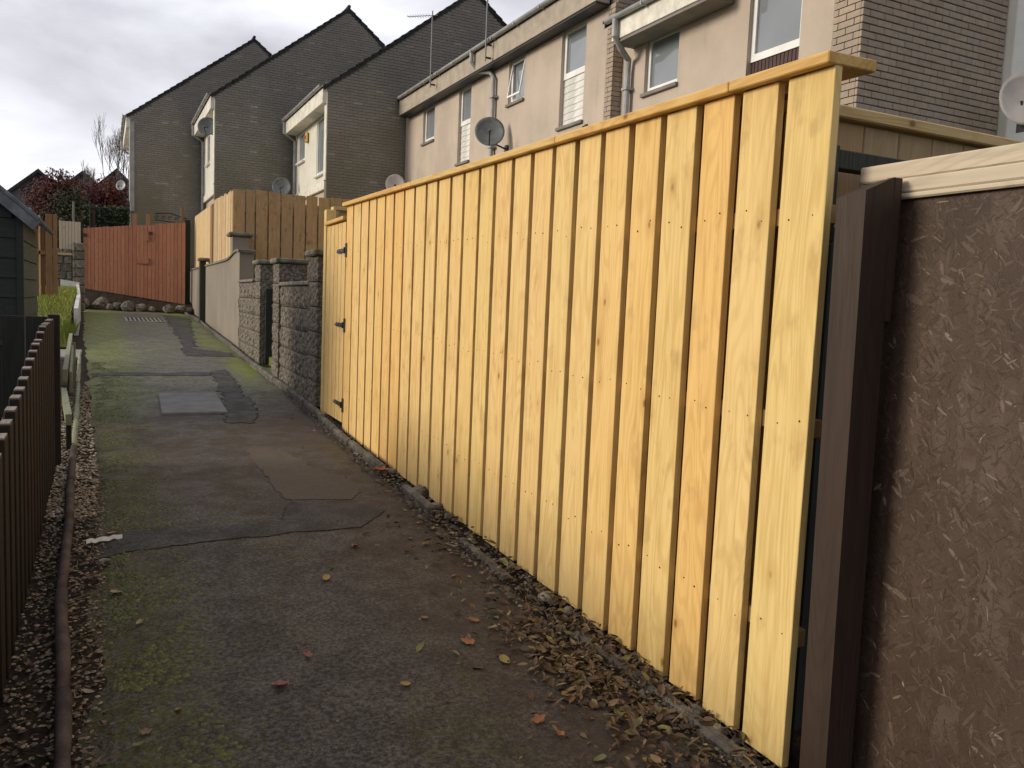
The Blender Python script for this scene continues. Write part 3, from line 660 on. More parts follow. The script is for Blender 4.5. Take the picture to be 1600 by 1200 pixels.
# coping, three lengths butted
segs = [(1.555, 1.935), (1.939, 3.02), (3.024, 4.95), (4.954, 6.80)]
for i, (a, b) in enumerate(segs):
    p0 = Vector((fx(a)+.052, a, ftop(a)+.020)); p1 = Vector((fx(b)+.052, b, ftop(b)+.020)); d = p1-p0
    MB().frame((p0+p1)/2, NX, d, d.cross(NX)*-1, .165, d.length, .030, .003).build('coping', m_boardy, fence, org=(p0+p1)/2)
# nails, two per board at each rail, joined
mb = MB()
for ya, yb in spans:
    for zc in (.345, .917, 1.475):
        for t in (.25, .72):
            y = yb+(ya-yb)*t+rn(-.012, .012); z = zc+.0232*(y-1.56)+rn(-.018, .018); x = fx(y)
            for s_ in (1,): mb.tube([(x-.0018, y, z), (x+.004, y, z)], rn(.0018, .0032), 6)
mb.build('nail_heads', m_rust, fence, kind='stuff')
# gate --------------------------------------------------------------------------
gate = thing('garden_gate', 'narrow pine gate at the far end of the new fence, three black hinges', 'gate', (fx(7.1), 7.1, g(7.1)))
gy = [7.52, 7.36, 7.21, 7.06, 6.93]
for a, b in zip(gy, gy[1:]+[6.79]): board(gate, a-.004, b+.010, g(7.1)+.05, 1.835+.01*(a-7), m_board, xo=.004)
for zc in (.5, 1.1, 1.6):
    c = Vector((fx(7.15)+BT+.022, 7.15, zc)); MB().frame(c, NX, U, UZ, .034, .70, .07, .002).build('rail', m_back, gate, org=c)
c = Vector((fx(7.15)+.02, 7.15, 1.865)); MB().frame(c, NX, U, UZ, .09, .72, .03, .003).build('coping', m_boardy, gate, org=c)
for zc in (.32, .985, 1.60):
    x = fx(6.75)
    mb = MB(); mb.frame((x-.004, 6.745, zc), NX, U, UZ, .006, .05, .115, .001)
    mb.frame((x-.002, 6.90, zc), NX, U, UZ, .006, .27, .034, .001); mb.tube([(x-.010, 6.775, zc-.025), (x-.010, 6.775, zc+.025)], .008, 8)
    hg = mb.build('hinge', m_dark, gate)
    mb = MB()
    for yb_ in (6.87, 6.96): mb.tube([(x-.009, yb_, zc), (x-.003, yb_, zc)], .006, 8)
    mb.tube([(x-.011, 7.03, zc), (x-.002, 7.03, zc)], .013, 8); mb.build('bolt', m_bolt, hg)
gp = thing('gate_post', 'square new pine post at the far side of the narrow gate', 'post', (fx(7.6), 7.62, g(7.6)))
c = Vector((fx(7.6)+.045, 7.60, 1.02)); MB().frame(c, NX, U, UZ, .09, .09, 1.96, .004).build('post_shaft', m_board, gp, org=c)
# cross fence behind the gate, seen from its top
cf = thing('cross_fence', 'weathered pine cross fence running back from the gate post', 'fence', (2.3, 7.4, g(7.4)))
c = Vector((2.75, 7.62, 2.02)); MB().frame(c, (1, 0, 0), (0, 1, 0), UZ, 1.75, .10, .03, .003).build('coping', m_boardx, cf, org=c)
for i in range(12):
    x = 1.94+i*.145; MB().cbox(x, x+.138, 7.61, 7.63, .3, 2.0).build('board', m_cross, cf, org=(x+.07, 7.62, 1.1))

# ------------------------------------------------------------------ right foreground
xf = thing('return_fence', 'pine boarding with capping rail running right behind the near fence end', 'fence', (2.2, 1.79, .2))
for i in range(12):
    x = 1.685+i*.146; c = Vector((x+.07, 1.765, 1.60)); MB().frame(c, (1, 0, 0), (0, 1, 0), UZ, .143, .02, .32, .003).build('board', m_cross, xf, org=c)
c = Vector((2.52, 1.765, 1.782)); MB().frame(c, (1, 0, 0), (0, 1, 0), UZ, 1.66, .075, .034, .004).build('coping', m_boardx, xf, org=c)
c = Vector((1.668, 1.62, 1.60)); MB().frame(c, (1, 0, 0), (0, 1, 0), UZ, .012, .10, .27, .002).build('end_board', m_cross, xf, org=c)
dk = thing('dark_fence', 'old black stained fence hidden behind the near end of the new fence', 'fence', (2.2, 1.73, .2))
for i in range(10):
    x = 1.672+i*.12; MB().cbox(x, x+.117, 1.715, 1.735, -.05, 1.46, .002).build('board', m_black, dk, org=(x+.06, 1.725, .7))
# neighbour's gateway: posts, planks, strand board
dp = thing('green_post', 'dark green post with shade-blackened shaft and a crossbeam behind the brown post', 'post', (1.66, 1.53, 0))
MB().cbox(1.660, 1.715, 1.60, 1.66, -.05, 1.40, .004).build('post_shaft', m_black, dp, org=(1.65, 1.53, .8))  # shaft of the green post in black: its shade painted as colour
MB().cbox(1.658, 1.717, 1.598, 1.662, 1.402, 1.652, .004).build('post_head', m_dkgreen, dp, org=(1.65, 1.53, 1.5))
MB().cbox(1.718, 2.6, 1.61, 1.65, 1.595, 1.645, .003).build('crossbeam', m_dkgreen, dp, org=(2.1, 1.57, 1.6))
bp = thing('brown_post', 'dark brown square post standing before the strand board panel', 'post', (1.65, 1.45, 0))
mb = MB()
# worn, slightly sloping top
mb.add([(1.624, 1.405, -.05), (1.716, 1.405, -.05), (1.716, 1.49, -.05), (1.624, 1.49, -.05), (1.60, 1.405, 1.505), (1.692, 1.405, 1.545), (1.692, 1.49, 1.535), (1.60, 1.49, 1.495)],
       [(0, 3, 2, 1), (4, 5, 6, 7), (0, 1, 5, 4), (1, 2, 6, 5), (2, 3, 7, 6), (3, 0, 4, 7)])
mb.build('post_shaft', m_post, bp, org=(1.65, 1.45, .8))
MB().cbox(1.694, 1.722, 1.405, 1.43, 1.2, 1.545, .002).build('packer', m_post, bp, org=(1.71, 1.42, 1.4))
nb = thing('strand_board_panel', 'brown painted strand board sheet filling the right edge', 'panel', (1.76, .9, 0))
MB().cbox(1.752, 1.770, -.2, 1.50, -.05, 1.522, .002).build('sheet', m_osb, nb, org=(1.76, .7, .7))
MB().cbox(1.7775, 1.83, -.2, 1.56, -.05, 1.50, .002).build('backing_frame', m_black, nb, org=(1.8, .7, .7))
random.seed(88); mb = MB()
for i in range(12000):
    y, z = rn(.55, 1.495), rn(0, 1.515); a = random.choice((.6, 2.4, 1.2, rn(0, pi), rn(0, pi))) + rn(-.25, .25); L = rn(.006, .034)*(1.8 if i % 11 == 0 else 1); W = L*rn(.05, .3)
    u = Vector((rn(-.012, .012), cos(a), sin(a))); v = Vector((rn(-.10, .10), -sin(a), cos(a))); p = Vector((1.7520-rn(0, .0008), y, z))
    if abs(u.y)*L/2+y > 1.498 or z+abs(u.z)*L/2 > 1.52: continue
    mb.cur = random.random()*.99+.01; k_ = rn(-.3, .3)
    mb.add([p-u*L*.5, p-u*L*.1-v*W*.5, p+u*L*.45-v*W*.4, p+u*L*.5, p+u*L*.2+v*W*.5, p-u*L*.4+v*W*.45], [(0, 5, 4, 3, 2, 1)])
mb.build('strands', m_strand, nb, kind='stuff')
def plank(x0, x1, z0, z1, y1, name='plank'):
    MB().cbox(x0, x1, -.3, y1, z0, z1, .004).build(name, m_plank, nb, org=(x1, .6, z1))
plank(1.748, 1.790, 1.550, 1.592, 1.56)
plank(1.736, 1.7515, 1.513, 1.548, 1.46)
plank(1.7335, 1.7515, 1.498, 1.512, 1.46)

# ------------------------------------------------------------------ block and rendered garden walls
random.seed(3)
def rough_block(L, H, D, seed):
    """split-face block, front face -x, local coords centred"""
    mb = MB(); nu, nv = 14, 8; V = []; ch = .006
    for j in range(nv+1):
        for i in range(nu+1):
            u = -L/2+L*i/nu; v = -H/2+H*j/nv; ed = min(i, nu-i, j, nv-j)
            r = 0 if ed == 0 else .010+.018*noise.noise(Vector((u*14+seed*7, v*14, seed)))+.016*noise.noise(Vector((u*38, v*38+seed, seed)))
            V.append((-D/2+ (.004 if ed == 0 else 0) - r, u, v))
    n0 = len(V); Fs = [(j*(nu+1)+i, (j+1)*(nu+1)+i, (j+1)*(nu+1)+i+1, j*(nu+1)+i+1) for j in range(nv) for i in range(nu)]
    mb.add(V, Fs); x0 = -D/2+.004
    mb.add([(x0, -L/2, -H/2), (x0, L/2, -H/2), (x0, L/2, H/2), (x0, -L/2, H/2), (D/2, -L/2, -H/2), (D/2, L/2, -H/2), (D/2, L/2, H/2), (D/2, -L/2, H/2)],
           [(4, 5, 6, 7), (0, 4, 7, 3), (1, 2, 6, 5), (3, 7, 6, 2), (0, 1, 5, 4)])
    me = bpy.data.meshes.new('block'); me.from_pydata([tuple(p) for p in mb.v], [], mb.f); me.materials.append(m_block); return me
BL, BH = .44, .235
blk = [rough_block(BL-.009, BH-.009, .17, i) for i in range(5)]; hblk = [rough_block(BL/2-.009, BH-.009, .17, 9+i) for i in range(3)]
pblk = [rough_block(.392, BH-.009, .33, 20+i) for i in range(4)]
def block_wall(parent, y0, y1, z0, courses):
    for c in range(courses):
        y = y0+(0 if c % 2 else -BL/2)
        while y < y1-.02:
            a, b = max(y, y0), min(y+BL, y1); L = b-a; yc = (a+b)/2
            if L > .3: me = random.choice(blk); sc = L/BL
            else: me = random.choice(hblk); sc = L/(BL/2)
            if L > .05:
                o = put('block', me, parent, (fx(yc)+.085, yc, z0+(c+.5)*BH+.0268*0)); o.scale = (1, sc, 1); o.rotation_euler = (0, 0, -.0284)
            y += BL
    yc = (y0+y1)/2; MB().frame((fx(yc)+.10, yc, z0+courses*BH/2-.0), NX, U, UZ, .14, y1-y0-.01, courses*BH-.01).build('mortar', m_blockmortar, parent, org=(fx(yc), yc, z0))
def pillar(parent, yn, yf, z0, courses, cap=True, xo=-.03, capz=.06):
    yc = (yn+yf)/2
    for c in range(courses):
        o = put('block', random.choice(pblk), parent, (fx(yc)+xo+.165, yc, z0+(c+.5)*BH)); o.scale = (1, (yf-yn)/.40, 1); o.rotation_euler = (0, 0, -.0284+(0 if c % 2 else 0))
    MB().frame((fx(yc)+xo+.17, yc, z0+courses*BH/2), NX, U, UZ, .28, yf-yn-.03, courses*BH-.012).build('mortar', m_blockmortar, parent, org=(fx(yc), yc, z0))
    z = z0+courses*BH
    MB().frame((fx(yc)+xo+.165, yc, z+.035), NX, U, UZ, .41, yf-yn+.07, .06, .015).build('cap', m_cap, parent, org=(fx(yc), yc, z))
w1 = thing('block_wall', 'low split-faced block wall with two capped pillars next to the gate post', 'wall', (fx(9), 9, g(9)))
zb = g(9)-.02
block_wall(w1, 8.22, 9.98, zb, 5)
pillar(w1, 7.74, 8.16, zb+.03, 6); pillar(w1, 9.99, 10.40, zb+.03, 6)
c = Vector((fx(9.1)+.085, 9.07, zb+5*BH+.022)); MB().frame(c, NX, U, UZ, .24, 1.80, .042, .01).build('coping', m_cap, w1, org=c)
w2 = thing('block_wall', 'short block wall and dark capped pillar on the far side of the wall opening', 'wall', (fx(13), 13, g(12.5)))
zb = g(12)-.03
pillar(w2, 11.80, 12.30, zb, 6, xo=.0)
block_wall(w2, 12.33, 14.2, zb, 5)
c = Vector((fx(13.2)+.085, 13.25, zb+5*BH+.022)); MB().frame(c, NX, U, UZ, .24, 1.85, .042, .01).build('coping', m_cap, w2, org=c)
mb = MB(); mb.cbox(1.80, 3.2, 10.45, 11.78, g(11)-.1, g(11)+.015, .01); tag(mb.build('threshold_slab', m_turf, org=(2, 11, g(11))), 'mossy green threshold slab in the opening between block pillars', 'slab')
mb = MB(); mb.box(2.0, 2.95, 11.73, 11.775, g(11.7)+.03, 1.30); tag(mb.build('pillar_shade_panel', m_black, org=(2.4, 11.75, .3)), 'black panel added to darken the shaded face of the far pillar of the wall opening', 'gate')  # added panel, no real gate: blackens the shaded pillar face
w3 = thing('rendered_wall', 'tan rendered garden wall with swept coping, before the pale fences', 'wall', (fx(17), 17, g(17)))
def wtop(y): return 1.80+.0045*(y-14)+ (0.11*math.exp(-((y-14.6)/.9)**2))
mb = MB(); V = []; n_ = 40
for i in range(n_+1):
    y = 14.22+(29-14.22)*(i/n_)**1.3; x = fx(y); zt = wtop(y)
    V += [(x, y, g(y)-.15), (x+.22, y, g(y)-.15), (x+.22, y, zt), (x, y, zt)]
mb.add(V, [(i*4+k, i*4+4+k, i*4+4+(k+1) % 4, i*4+(k+1) % 4) for i in range(n_) for k in range(4)]+[(0, 1, 2, 3), (n_*4+3, n_*4+2, n_*4+1, n_*4)])
# orient consistently
mb.f = [tuple(reversed(f)) for f in mb.f]
mb.build('wall', m_rendG, w3)
mb = MB(); V = []
for i in range(n_+1):
    y = 14.17+(29-14.17)*(i/n_)**1.3; x = fx(y); zt = wtop(y)+.002
    V += [(x-.03, y, zt), (x+.26, y, zt), (x+.25, y, zt+.045), (x-.02, y, zt+.045)]
mb.add(V, [(i*4+k, i*4+4+k, i*4+4+(k+1) % 4, i*4+(k+1) % 4) for i in range(n_) for k in range(4)]+[(0, 1, 2, 3), (n_*4+3, n_*4+2, n_*4+1, n_*4)])
mb.f = [tuple(reversed(f)) for f in mb.f]; mb.build('coping', m_cap, w3)
mb = MB(); mb.frame((fx(15.7)+.17, 15.72, 1.9), NX, U, UZ, .30, .36, .66, .01); mb.build('pier', m_rendG, w3)
mb = MB(); mb.frame((fx(15.7)+.17, 15.72, 2.27), NX, U, UZ, .42, .48, .07, .02); mb.build('pier_cap', m_cap, w3)
# slim green-black buttress with cap
by = 21.3; mb = MB(); mb.frame((fx(by)-.06, by, (g(by)+1.95)/2), NX, U, UZ, .14, .3, 1.95-g(by), .006)
mb.build('buttress', m_dkgreen, w3); MB().frame((fx(by)-.02, by, 2.0), NX, U, UZ, .30, .42, .08, .02).build('buttress_cap', m_cap, w3)

# gardens behind the walls
mb = MB(); mb.prism([(fx(14.6)+.21, 14.6), (26, 14.6), (26, 31.9), (3.0, 31.9), (3.0, 28.5), (fx(28.5)+.21, 28.5)], .2, 1.35); mb.box(2.05, 26, 7.75, 14.58, .05, .36); mb.box(1.9, 26, 1.85, 7.73, -.15, .16)
mb.build('garden_terrace', m_turf, kind='structure')

# ------------------------------------------------------------------ pale and brown fences on the terrace
pf = thing('pale_fence', 'pale pine fence atop the tan wall, between brown cross fence and dark post', 'fence', (2.2, 17, 1.35))
y = 16.0
while y < 20.2:
    L = .142; o = Vector((fx(y)+.10, y+L/2, 0)); zt = 3.08+.052*(y-15.6)+rn(-.018, .018); o.z = (1.4+zt)/2; o.x += rn(0, .014)
    MB().frame(o, NX, U, UZ, .02, L-.016, zt-1.4, .002).build('board', m_far, pf, org=o); y += L
pf2 = thing('pale_fence', 'further short pale pine fence beside the red fence', 'fence', (2.3, 23, 1.35))
y = 20.9
while y < 26.4:
    L = .142; zt = 3.28+.03*(y-21)+rn(-.01, .01); o = Vector((fx(y)+.10, y+L/2, (1.4+zt)/2)); MB().frame(o, NX, U, UZ, .02, L-.006, zt-1.4, .002).build('board', m_far, pf2, org=o); y += L
mb = MB(); mb.frame((fx(20.5)+.11, 20.55, 2.3), NX, U, UZ, .08, .55, 1.9, .01); tag(mb.build('fence_post', m_gatew, org=(fx(20.5), 20.5, 1.4)), 'brown timber post between the two pale fences', 'post')
cfb = thing('cross_fence', 'damp brown pine cross fence with knots, above the block wall', 'fence', (3.2, 15.5, 1.35))
x = fx(15.5)+.085; i = 0
while x < 5.2:
    wd = .205 if i != 1 else .15
    zt = 3.11-.0*(x-2)+rn(-.012, .012); c = Vector((x+wd/2, 15.97, (zt+1.3)/2)); MB().frame(c, (1, 0, 0), (0, 1, 0), UZ, wd, .02, zt-1.3, .002).build('board', m_brownb, cfb, org=c)
    x += wd+.025; i += 1
for zc in (1.6, 2.15, 2.75): c = Vector((3.7, 16.01, zc)); MB().frame(c, (1, 0, 0), (0, 1, 0), UZ, 3.1, .04, .07, .002).build('rail', m_brownb, cfb, org=c)
mb = MB(); mb.box(2.3, 5.2, 16.04, 16.055, 1.3, 2.95); mb.build('backing', m_greyp, cfb)

# ------------------------------------------------------------------ houses
def wall_holes(x, y0, y1, z0, z1, holes, t=.28):
    """front wall in the plane X=x facing -x, holes = (ya, yb, za, zb); cells and reveals"""
    mb = MB(); Y = sorted({y0, y1, *[h[0] for h in holes], *[h[1] for h in holes]}); Z = sorted({z0, z1, *[h[2] for h in holes], *[h[3] for h in holes]})
    for a, b in zip(Y, Y[1:]):
        for c, d in zip(Z, Z[1:]):
            ym, zm = (a+b)/2, (c+d)/2
            if any(h[0] < ym < h[1] and h[2] < zm < h[3] for h in holes): continue
            mb.add([(x, a, c), (x, b, c), (x, b, d), (x, a, d)], [(0, 3, 2, 1)] if False else [(0, 3, 2, 1)[::-1][::-1]])
    for (a, b, c, d) in holes:
        X = x+t
        mb.add([(x, a, c), (X, a, c), (X, a, d), (x, a, d)], [(0, 1, 2, 3)]); mb.add([(x, b, c), (X, b, c), (X, b, d), (x, b, d)], [(0, 1, 2, 3)])
        mb.add([(x, a, c), (x, b, c), (X, b, c), (X, a, c)], [(0, 1, 2, 3)]); mb.add([(x, a, d), (x, b, d), (X, b, d), (X, a, d)], [(0, 1, 2, 3)])
    mb.add([(x+.3, y0, z0), (x+.3, y1, z0), (x+.3, y1, z1), (x+.3, y0, z1)], [(0, 1, 2, 3)])
    return mb
def window(parent, x, ya, yb, za, zb, fr=.075, sill=m_soffit, curtain=0, tilt=False, panel=None, pz=None, transom=False):
    """window set in a wall at X=x (frame front slightly recessed)"""
    z0 = pz if pz else za; xf = x+.06
    yc, zc = (ya+yb)/2, (z0+zb)/2; org = (xf, yc, zc)
    mb = MB(); mb.box(xf, xf+.06, ya, ya+fr, z0, zb); mb.box(xf, xf+.06, yb-fr, yb, z0, zb)
    mb.box(xf+.001, xf+.061, ya+fr, yb-fr, z0, z0+fr*1.3); mb.box(xf+.001, xf+.061, ya+fr, yb-fr, zb-fr, zb)
    wn = mb.build('window', m_white, parent, org=org)
    mb = MB(); mb.box(xf+.03, xf+.04, ya+fr, yb-fr, z0+fr*1.3, zb-fr); mb.build('pane', m_glass, wn, org=org)
    if tilt:
        mb = MB(); h_ = zb-z0-fr*2.3
        for (a, b, c, d) in ((ya+fr, ya+fr+.03, 0, h_), (yb-fr-.03, yb-fr, 0, h_), (ya+fr+.03, yb-fr-.03, 0, .035), (ya+fr+.03, yb-fr-.03, h_-.035, h_)):
            for_ = [(q, yv, z0+fr*1.3+zv) for (q, yv, zv) in ()]
            V = []
            for dz_ in (c, d):
                for yv in (a, b):
                    for xx in (0, .03): V.append((xf-.02-(h_-dz_)*.16+xx, yv, z0+fr*1.3+dz_))
            mb.add(V, [(0, 1, 3, 2), (4, 6, 7, 5), (0, 4, 5, 1), (2, 3, 7, 6), (0, 2, 6, 4), (1, 5, 7, 3)])
        mb.build('opening_sash', m_white, wn, org=org)
    if curtain:
        mb = MB(); n_ = 24; w_ = (yb-ya)*curtain; V = []
        for i in range(n_+1):
            y = yb-fr-w_*i/n_; xx = xf+.09+.02*sin(i*1.7); V += [(xx, y, z0+fr), (xx, y, zb-fr)]
        mb.add(V, [(i*2, i*2+1, i*2+3, i*2+2) for i in range(n_)]); mb.build('curtain', m_curtain, wn, org=org)
    if panel:
        mb = MB(); n_ = 7; H = (z0-za)
        if panel == 'white':
            for i in range(n_):
                c = Vector((xf+.03, yc, za+H*(i+.5)/n_)); MB().frame(c, (1, 0, -.07), (0, 1, 0), (0.07, 0, 1), .02, yb-ya, H/n_-.002, .002).build('panel_slat', m_wpaint, parent, org=c)
        else:
            n_ = 14
            for i in range(n_):
                c = Vector((xf+.03, ya+(yb-ya)*(i+.5)/n_, za+H/2)); MB().frame(c, (1, 0, 0), (0, 1, 0), UZ, .02, (yb-ya)/n_-.010, H, .002).build('panel_slat', m_browncl, parent, org=c)
            MB().box(xf+.045, xf+.05, ya, yb, za, z0).build('panel_back', m_browncl, parent)
        za_ = za
    MB().cbox(x-.05, x+.12, ya-.03, yb+.03, za-.06, za-.005, .006).build('sill', sill, parent, org=(x, yc, za))
def tiled_roof(parent, xe, ze, xr, zr, y0, y1, back=True, over=.12, th=.05):
    """stepped tile courses, eave at xe to ridge at xr, both slopes"""
    mb = MB(); L = hypot(xr-xe, zr-ze); n_ = int(L/.26); ux, uz = (xr-xe)/L, (zr-ze)/L
    sides = [(1, xe)]
    for sg in ((1, -1) if back else (1,)):
        for i in range(n_+1):
            a = i*L/(n_+1)-.03; b = (i+1)*L/(n_+1)+.03
            xa, za, xb, zb_ = xe+ux*a, ze+uz*a, xe+ux*b, ze+uz*b
            if sg < 0: xa, xb = 2*xr-xa, 2*xr-xb
            lift = .045
            V = [(xa, y0-over, za+lift), (xa, y1+over, za+lift), (xb, y1+over, zb_+.008), (xb, y0-over, zb_+.008), (xa, y0-over, za+lift-th), (xa, y1+over, za+lift-th), (xb, y1+over, zb_+.008-th), (xb, y0-over, zb_+.008-th)]
            Fs = [(0, 1, 2, 3), (7, 6, 5, 4), (0, 4, 5, 1), (2, 6, 7, 3), (0, 3, 7, 4), (1, 5, 6, 2)]
            if sg > 0: Fs = [tuple(reversed(f)) for f in Fs]
            mb.add(V, Fs)
    mb.tube([(xr, y0-over, zr+.05), (xr, y1+over, zr+.05)], .055, 8)
    # dark verge under the tiles
    for yy in (y0-over+.03, y1+over-.03):
        for sg in (1, -1):
            x2 = xe if sg > 0 else 2*xr-xe
            V = [(x2, yy-.012, ze), (xr, yy-.012, zr), (xr, yy-.012, zr-.09), (x2, yy-.012, ze-.09), (x2, yy+.012, ze), (xr, yy+.012, zr), (xr, yy+.012, zr-.09), (x2, yy+.012, ze-.09)]
            mb.add(V, [(0, 1, 2, 3), (7, 6, 5, 4), (0, 4, 5, 1), (3, 2, 6, 7), (0, 3, 7, 4)])
    return mb.build('roof', m_slate, parent)
def gable_core(mb, y, x0, x1, z0, xe, ze, xr, zr, t=.2):
    slope = (zr-ze)/(xr-xe)
    zl = ze+slope*(x0-xe); zR = zr-slope*(x1-xr)
    mb.prism([(x0, z0), (x1, z0), (x1, zR-.05), (xr, zr-.05), (x0, zl-.05)], y, y+t, 'y')
def gable_bricks(y, x0, x1, z0, xe, ze, xr, zr, ztop=99):
    """brick boxes on the plane y, proud of the core, facing -y"""
    mb = MB(); slope = (zr-ze)/(xr-xe); r_ = 0; z = z0
    while z < zr:
        x = x0-(.1125 if r_ % 2 else 0)
        while x < x1:
            a, b = max(x, x0), min(x+.225, x1)-.004
            mid = (a+b)/2; lim = (ze+slope*(mid-xe)) if mid < xr else (zr-slope*(mid-xr))
            if b-a > .03 and z+.075 < lim-.03 and z < ztop:
                mb.cur = random.random()+.001; d = rn(.010, .018)
                mb.add([(a, y-d, z), (b, y-d, z), (b, y-d, z+.065), (a, y-d, z+.065), (a, y, z), (b, y, z), (b, y, z+.065), (a, y, z+.065)], [(0, 1, 2, 3), (0, 4, 5, 1), (1, 5, 6, 2), (3, 2, 6, 7), (0, 3, 7, 4)])
            x += .225
        z += .075; r_ += 1
    return mb
def dish(loc, aim, r, label, mat, wall_dx=.3, grp='satellite dishes on the houses'):
    d = Vector(aim).normalized(); t = thing('satellite_dish', label, 'satellite dish', loc, grp); L = Vector(loc)
    u = d.cross(UZ).normalized(); v = u.cross(d); n_, m2 = 24, 6; mb = MB(); V = [L-d*r*.12]
    for side in (0, 1):
        for i in range(1, m2+1):
            q = i/m2
            for j in range(n_):
                a = 2*pi*j/n_; V.append(L+(u*cos(a)*.92+v*sin(a))*r*q+d*(r*.22*q*q-r*.12-side*.012))
    Fs = []
    Fs += [(0, 1+j, 1+(j+1) % n_) for j in range(n_)]
    for s_ in (0, 1):
        b = 1+s_*m2*n_
        for i in range(m2-1):
            for j in range(n_): Fs.append((b+i*n_+j, b+(i+1)*n_+j, b+(i+1)*n_+(j+1) % n_, b+i*n_+(j+1) % n_))
    for j in range(n_): a = 1+(m2-1)*n_; b = a+m2*n_; Fs.append((a+j, b+j, b+(j+1) % n_, a+(j+1) % n_))
    mb.add(V, Fs); mb.build('reflector', mat, t, smooth=True)
    f = L+d*r*1.05-v*r*.55
    mb = MB(); mb.tube([L-v*r*.95+d*r*.05, f], .011, 6); mb.build('feed_arm', m_dark, t)
    mb = MB(); mb.tube([f-d*.03, f+(L-f).normalized()*.08], [.025, .034], 10); mb.build('feed_horn', m_cable, t)
    mb = MB(); mb.tube([L-d*r*.12, L-d*r*.25-v*r*.5, L+Vector((wall_dx, 0, -r*.9))], .018, 6); mb.box(L.x+wall_dx-.01, L.x+wall_dx+.01, L.y-.06, L.y+.06, L.z-r*.9-.08, L.z-r*.9+.08); mb.build('bracket', m_dark, t)
    return t
def gutter(parent, x, z, y0, y1, mat=m_gutter):
    mb = MB(); n_ = 8; V = []
    for y in (y0, y1):
        for i in range(n_+1):
            a = pi*i/n_; V.append((x-.055*cos(a), y, z-.055*sin(a)))
        for i in range(n_+1):
            a = pi*(n_-i)/n_; V.append((x-.048*cos(a), y, z-.048*sin(a)))
    k = 2*(n_+1); mb.add(V, [(i, (i+1) % k, k+(i+1) % k, k+i) for i in range(k)]+[tuple(range(k)), tuple(reversed(range(k, 2*k)))])
    y = y0+.8
    while y < y1: mb.box(x-.06, x+.05, y, y+.03, z-.06, z+.004); y += 1.0
    return mb.build('gutter', mat, parent)

random.seed(8)
# ---- house A (rendered, further)
hA = thing('terraced_house', 'beige roughcast terraced house with white louvred window panels, left of the downpipe', 'house', (7.2, 16, .4), 'houses of the stepped terrace')
XA = 7.2; A0, A1 = 11.60, 21.45
HA = [(19.32, 20.12, 5.16, 6.05), (17.09, 17.79, 4.36, 6.02), (14.52, 15.22, 5.17, 6.02), (12.28, 13.10, 4.36, 6.02)]
wall_holes(XA, A0, A1, .3, 6.45, HA, .2).build('wall', m_rendA, hA)
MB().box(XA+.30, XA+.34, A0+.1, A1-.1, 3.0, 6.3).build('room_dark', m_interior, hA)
window(hA, XA, *HA[0]); window(hA, XA, *HA[2], tilt=True)
window(hA, XA, *HA[1], panel='white', pz=5.19); window(hA, XA, *HA[3], panel='white', pz=5.18, curtain=1.0)
MB().cbox(6.93, 7.19, A0-.02, 21.25, 6.02, 6.40, .006).build('fascia', m_fascia, hA)
MB().box(6.95, 7.195, A0, 21.2, 5.985, 6.015).build('soffit', m_dark, hA)
gutter(hA, 6.87, 6.45, A0-.1, 21.1)
tiled_roof(hA, 6.93, 6.44, 11.2, 9.44, A0, 21.35, over=.05)
mb = MB(); mb.tube([(6.86, 16.35, 6.40), (6.86, 16.35, 6.22), (7.0, 16.3, 6.02), (7.12, 15.95, 5.95), (7.13, 15.8, 5.8), (7.13, 15.74, 1.5)], .045, 10)
for z in (5.4, 4.4, 3.4): mb.box(7.07, 7.2, 15.68, 15.86, z, z+.04)
mb.build('downpipe', m_gutter, hA)
mb = MB(); gable_core(mb, A0-.20, 7.22, 14.6, .3, 6.93, 6.44, 11.2, 9.44, .19); mb.build('gable_wall', m_mortar, hA)
random.seed(21); mb = gable_bricks(A0-.20, 7.22, 9.5, 3.0, 6.93, 6.44, 11.2, 9.44)
# pier end facing the path
z = 3.0; r_ = 0
while z < 6.0:
    for a, b in (((A0-.205, A0+.0),) if r_ % 2 else ((A0-.205, A0-.10), (A0-.09, A0+.0))):
        mb.cur = random.random()+.001; mb.box(7.185, 7.22, a, b, z, z+.065)
    z += .075; r_ += 1
mb.build('brickwork', m_brickA, hA, kind='stuff')
# ---- house B (rendered, nearest)
hB = thing('terraced_house', 'nearest beige roughcast house with white fascia and brick gable end', 'house', (7.36, 9, .3), 'houses of the stepped terrace')
XB = 7.36; B0, B1 = 6.95, 11.38
HB = [(9.94, 10.76, 4.49, 5.30), (7.60, 8.50, 2.6, 5.85)]
wall_holes(XB, B0, B1, .2, 5.9, HB, .2).build('wall', m_rendA, hB)
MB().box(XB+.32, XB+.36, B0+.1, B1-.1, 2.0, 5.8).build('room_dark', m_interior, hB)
window(hB, XB, *HB[0], fr=.06, curtain=.28)
window(hB, XB, *HB[1], fr=.07, curtain=.30, panel='brown', pz=4.42)
MB().cbox(6.97, 7.35, 8.80, 11.12, 5.28, 5.57, .006).build('fascia', m_cream, hB)
MB().box(6.99, 7.355, 8.8, 11.1, 5.235, 5.277).build('soffit', m_soffit, hB)
MB().cbox(6.98, 7.35, 6.6, 8.795, 5.60, 5.9, .006).build('upper_fascia', m_fascia, hB)
gutter(hB, 6.91, 5.60, 6.4, 11.2, m_gutter)
tiled_roof(hB, 6.97, 5.62, 11.2, 8.6, 6.6, 11.35, over=.02)
mb = MB(); mb.tube([(6.91, 10.95, 5.56), (6.91, 10.95, 5.32), (7.08, 11.0, 5.15), (7.27, 11.08, 5.05), (7.28, 11.1, 4.9), (7.28, 11.1, 1.4)], .046, 10)
for z in (4.6, 3.6): mb.box(7.22, 7.36, 11.03, 11.17, z, z+.04)
mb.build('downpipe', m_gutter, hB)
GX1 = 9.56
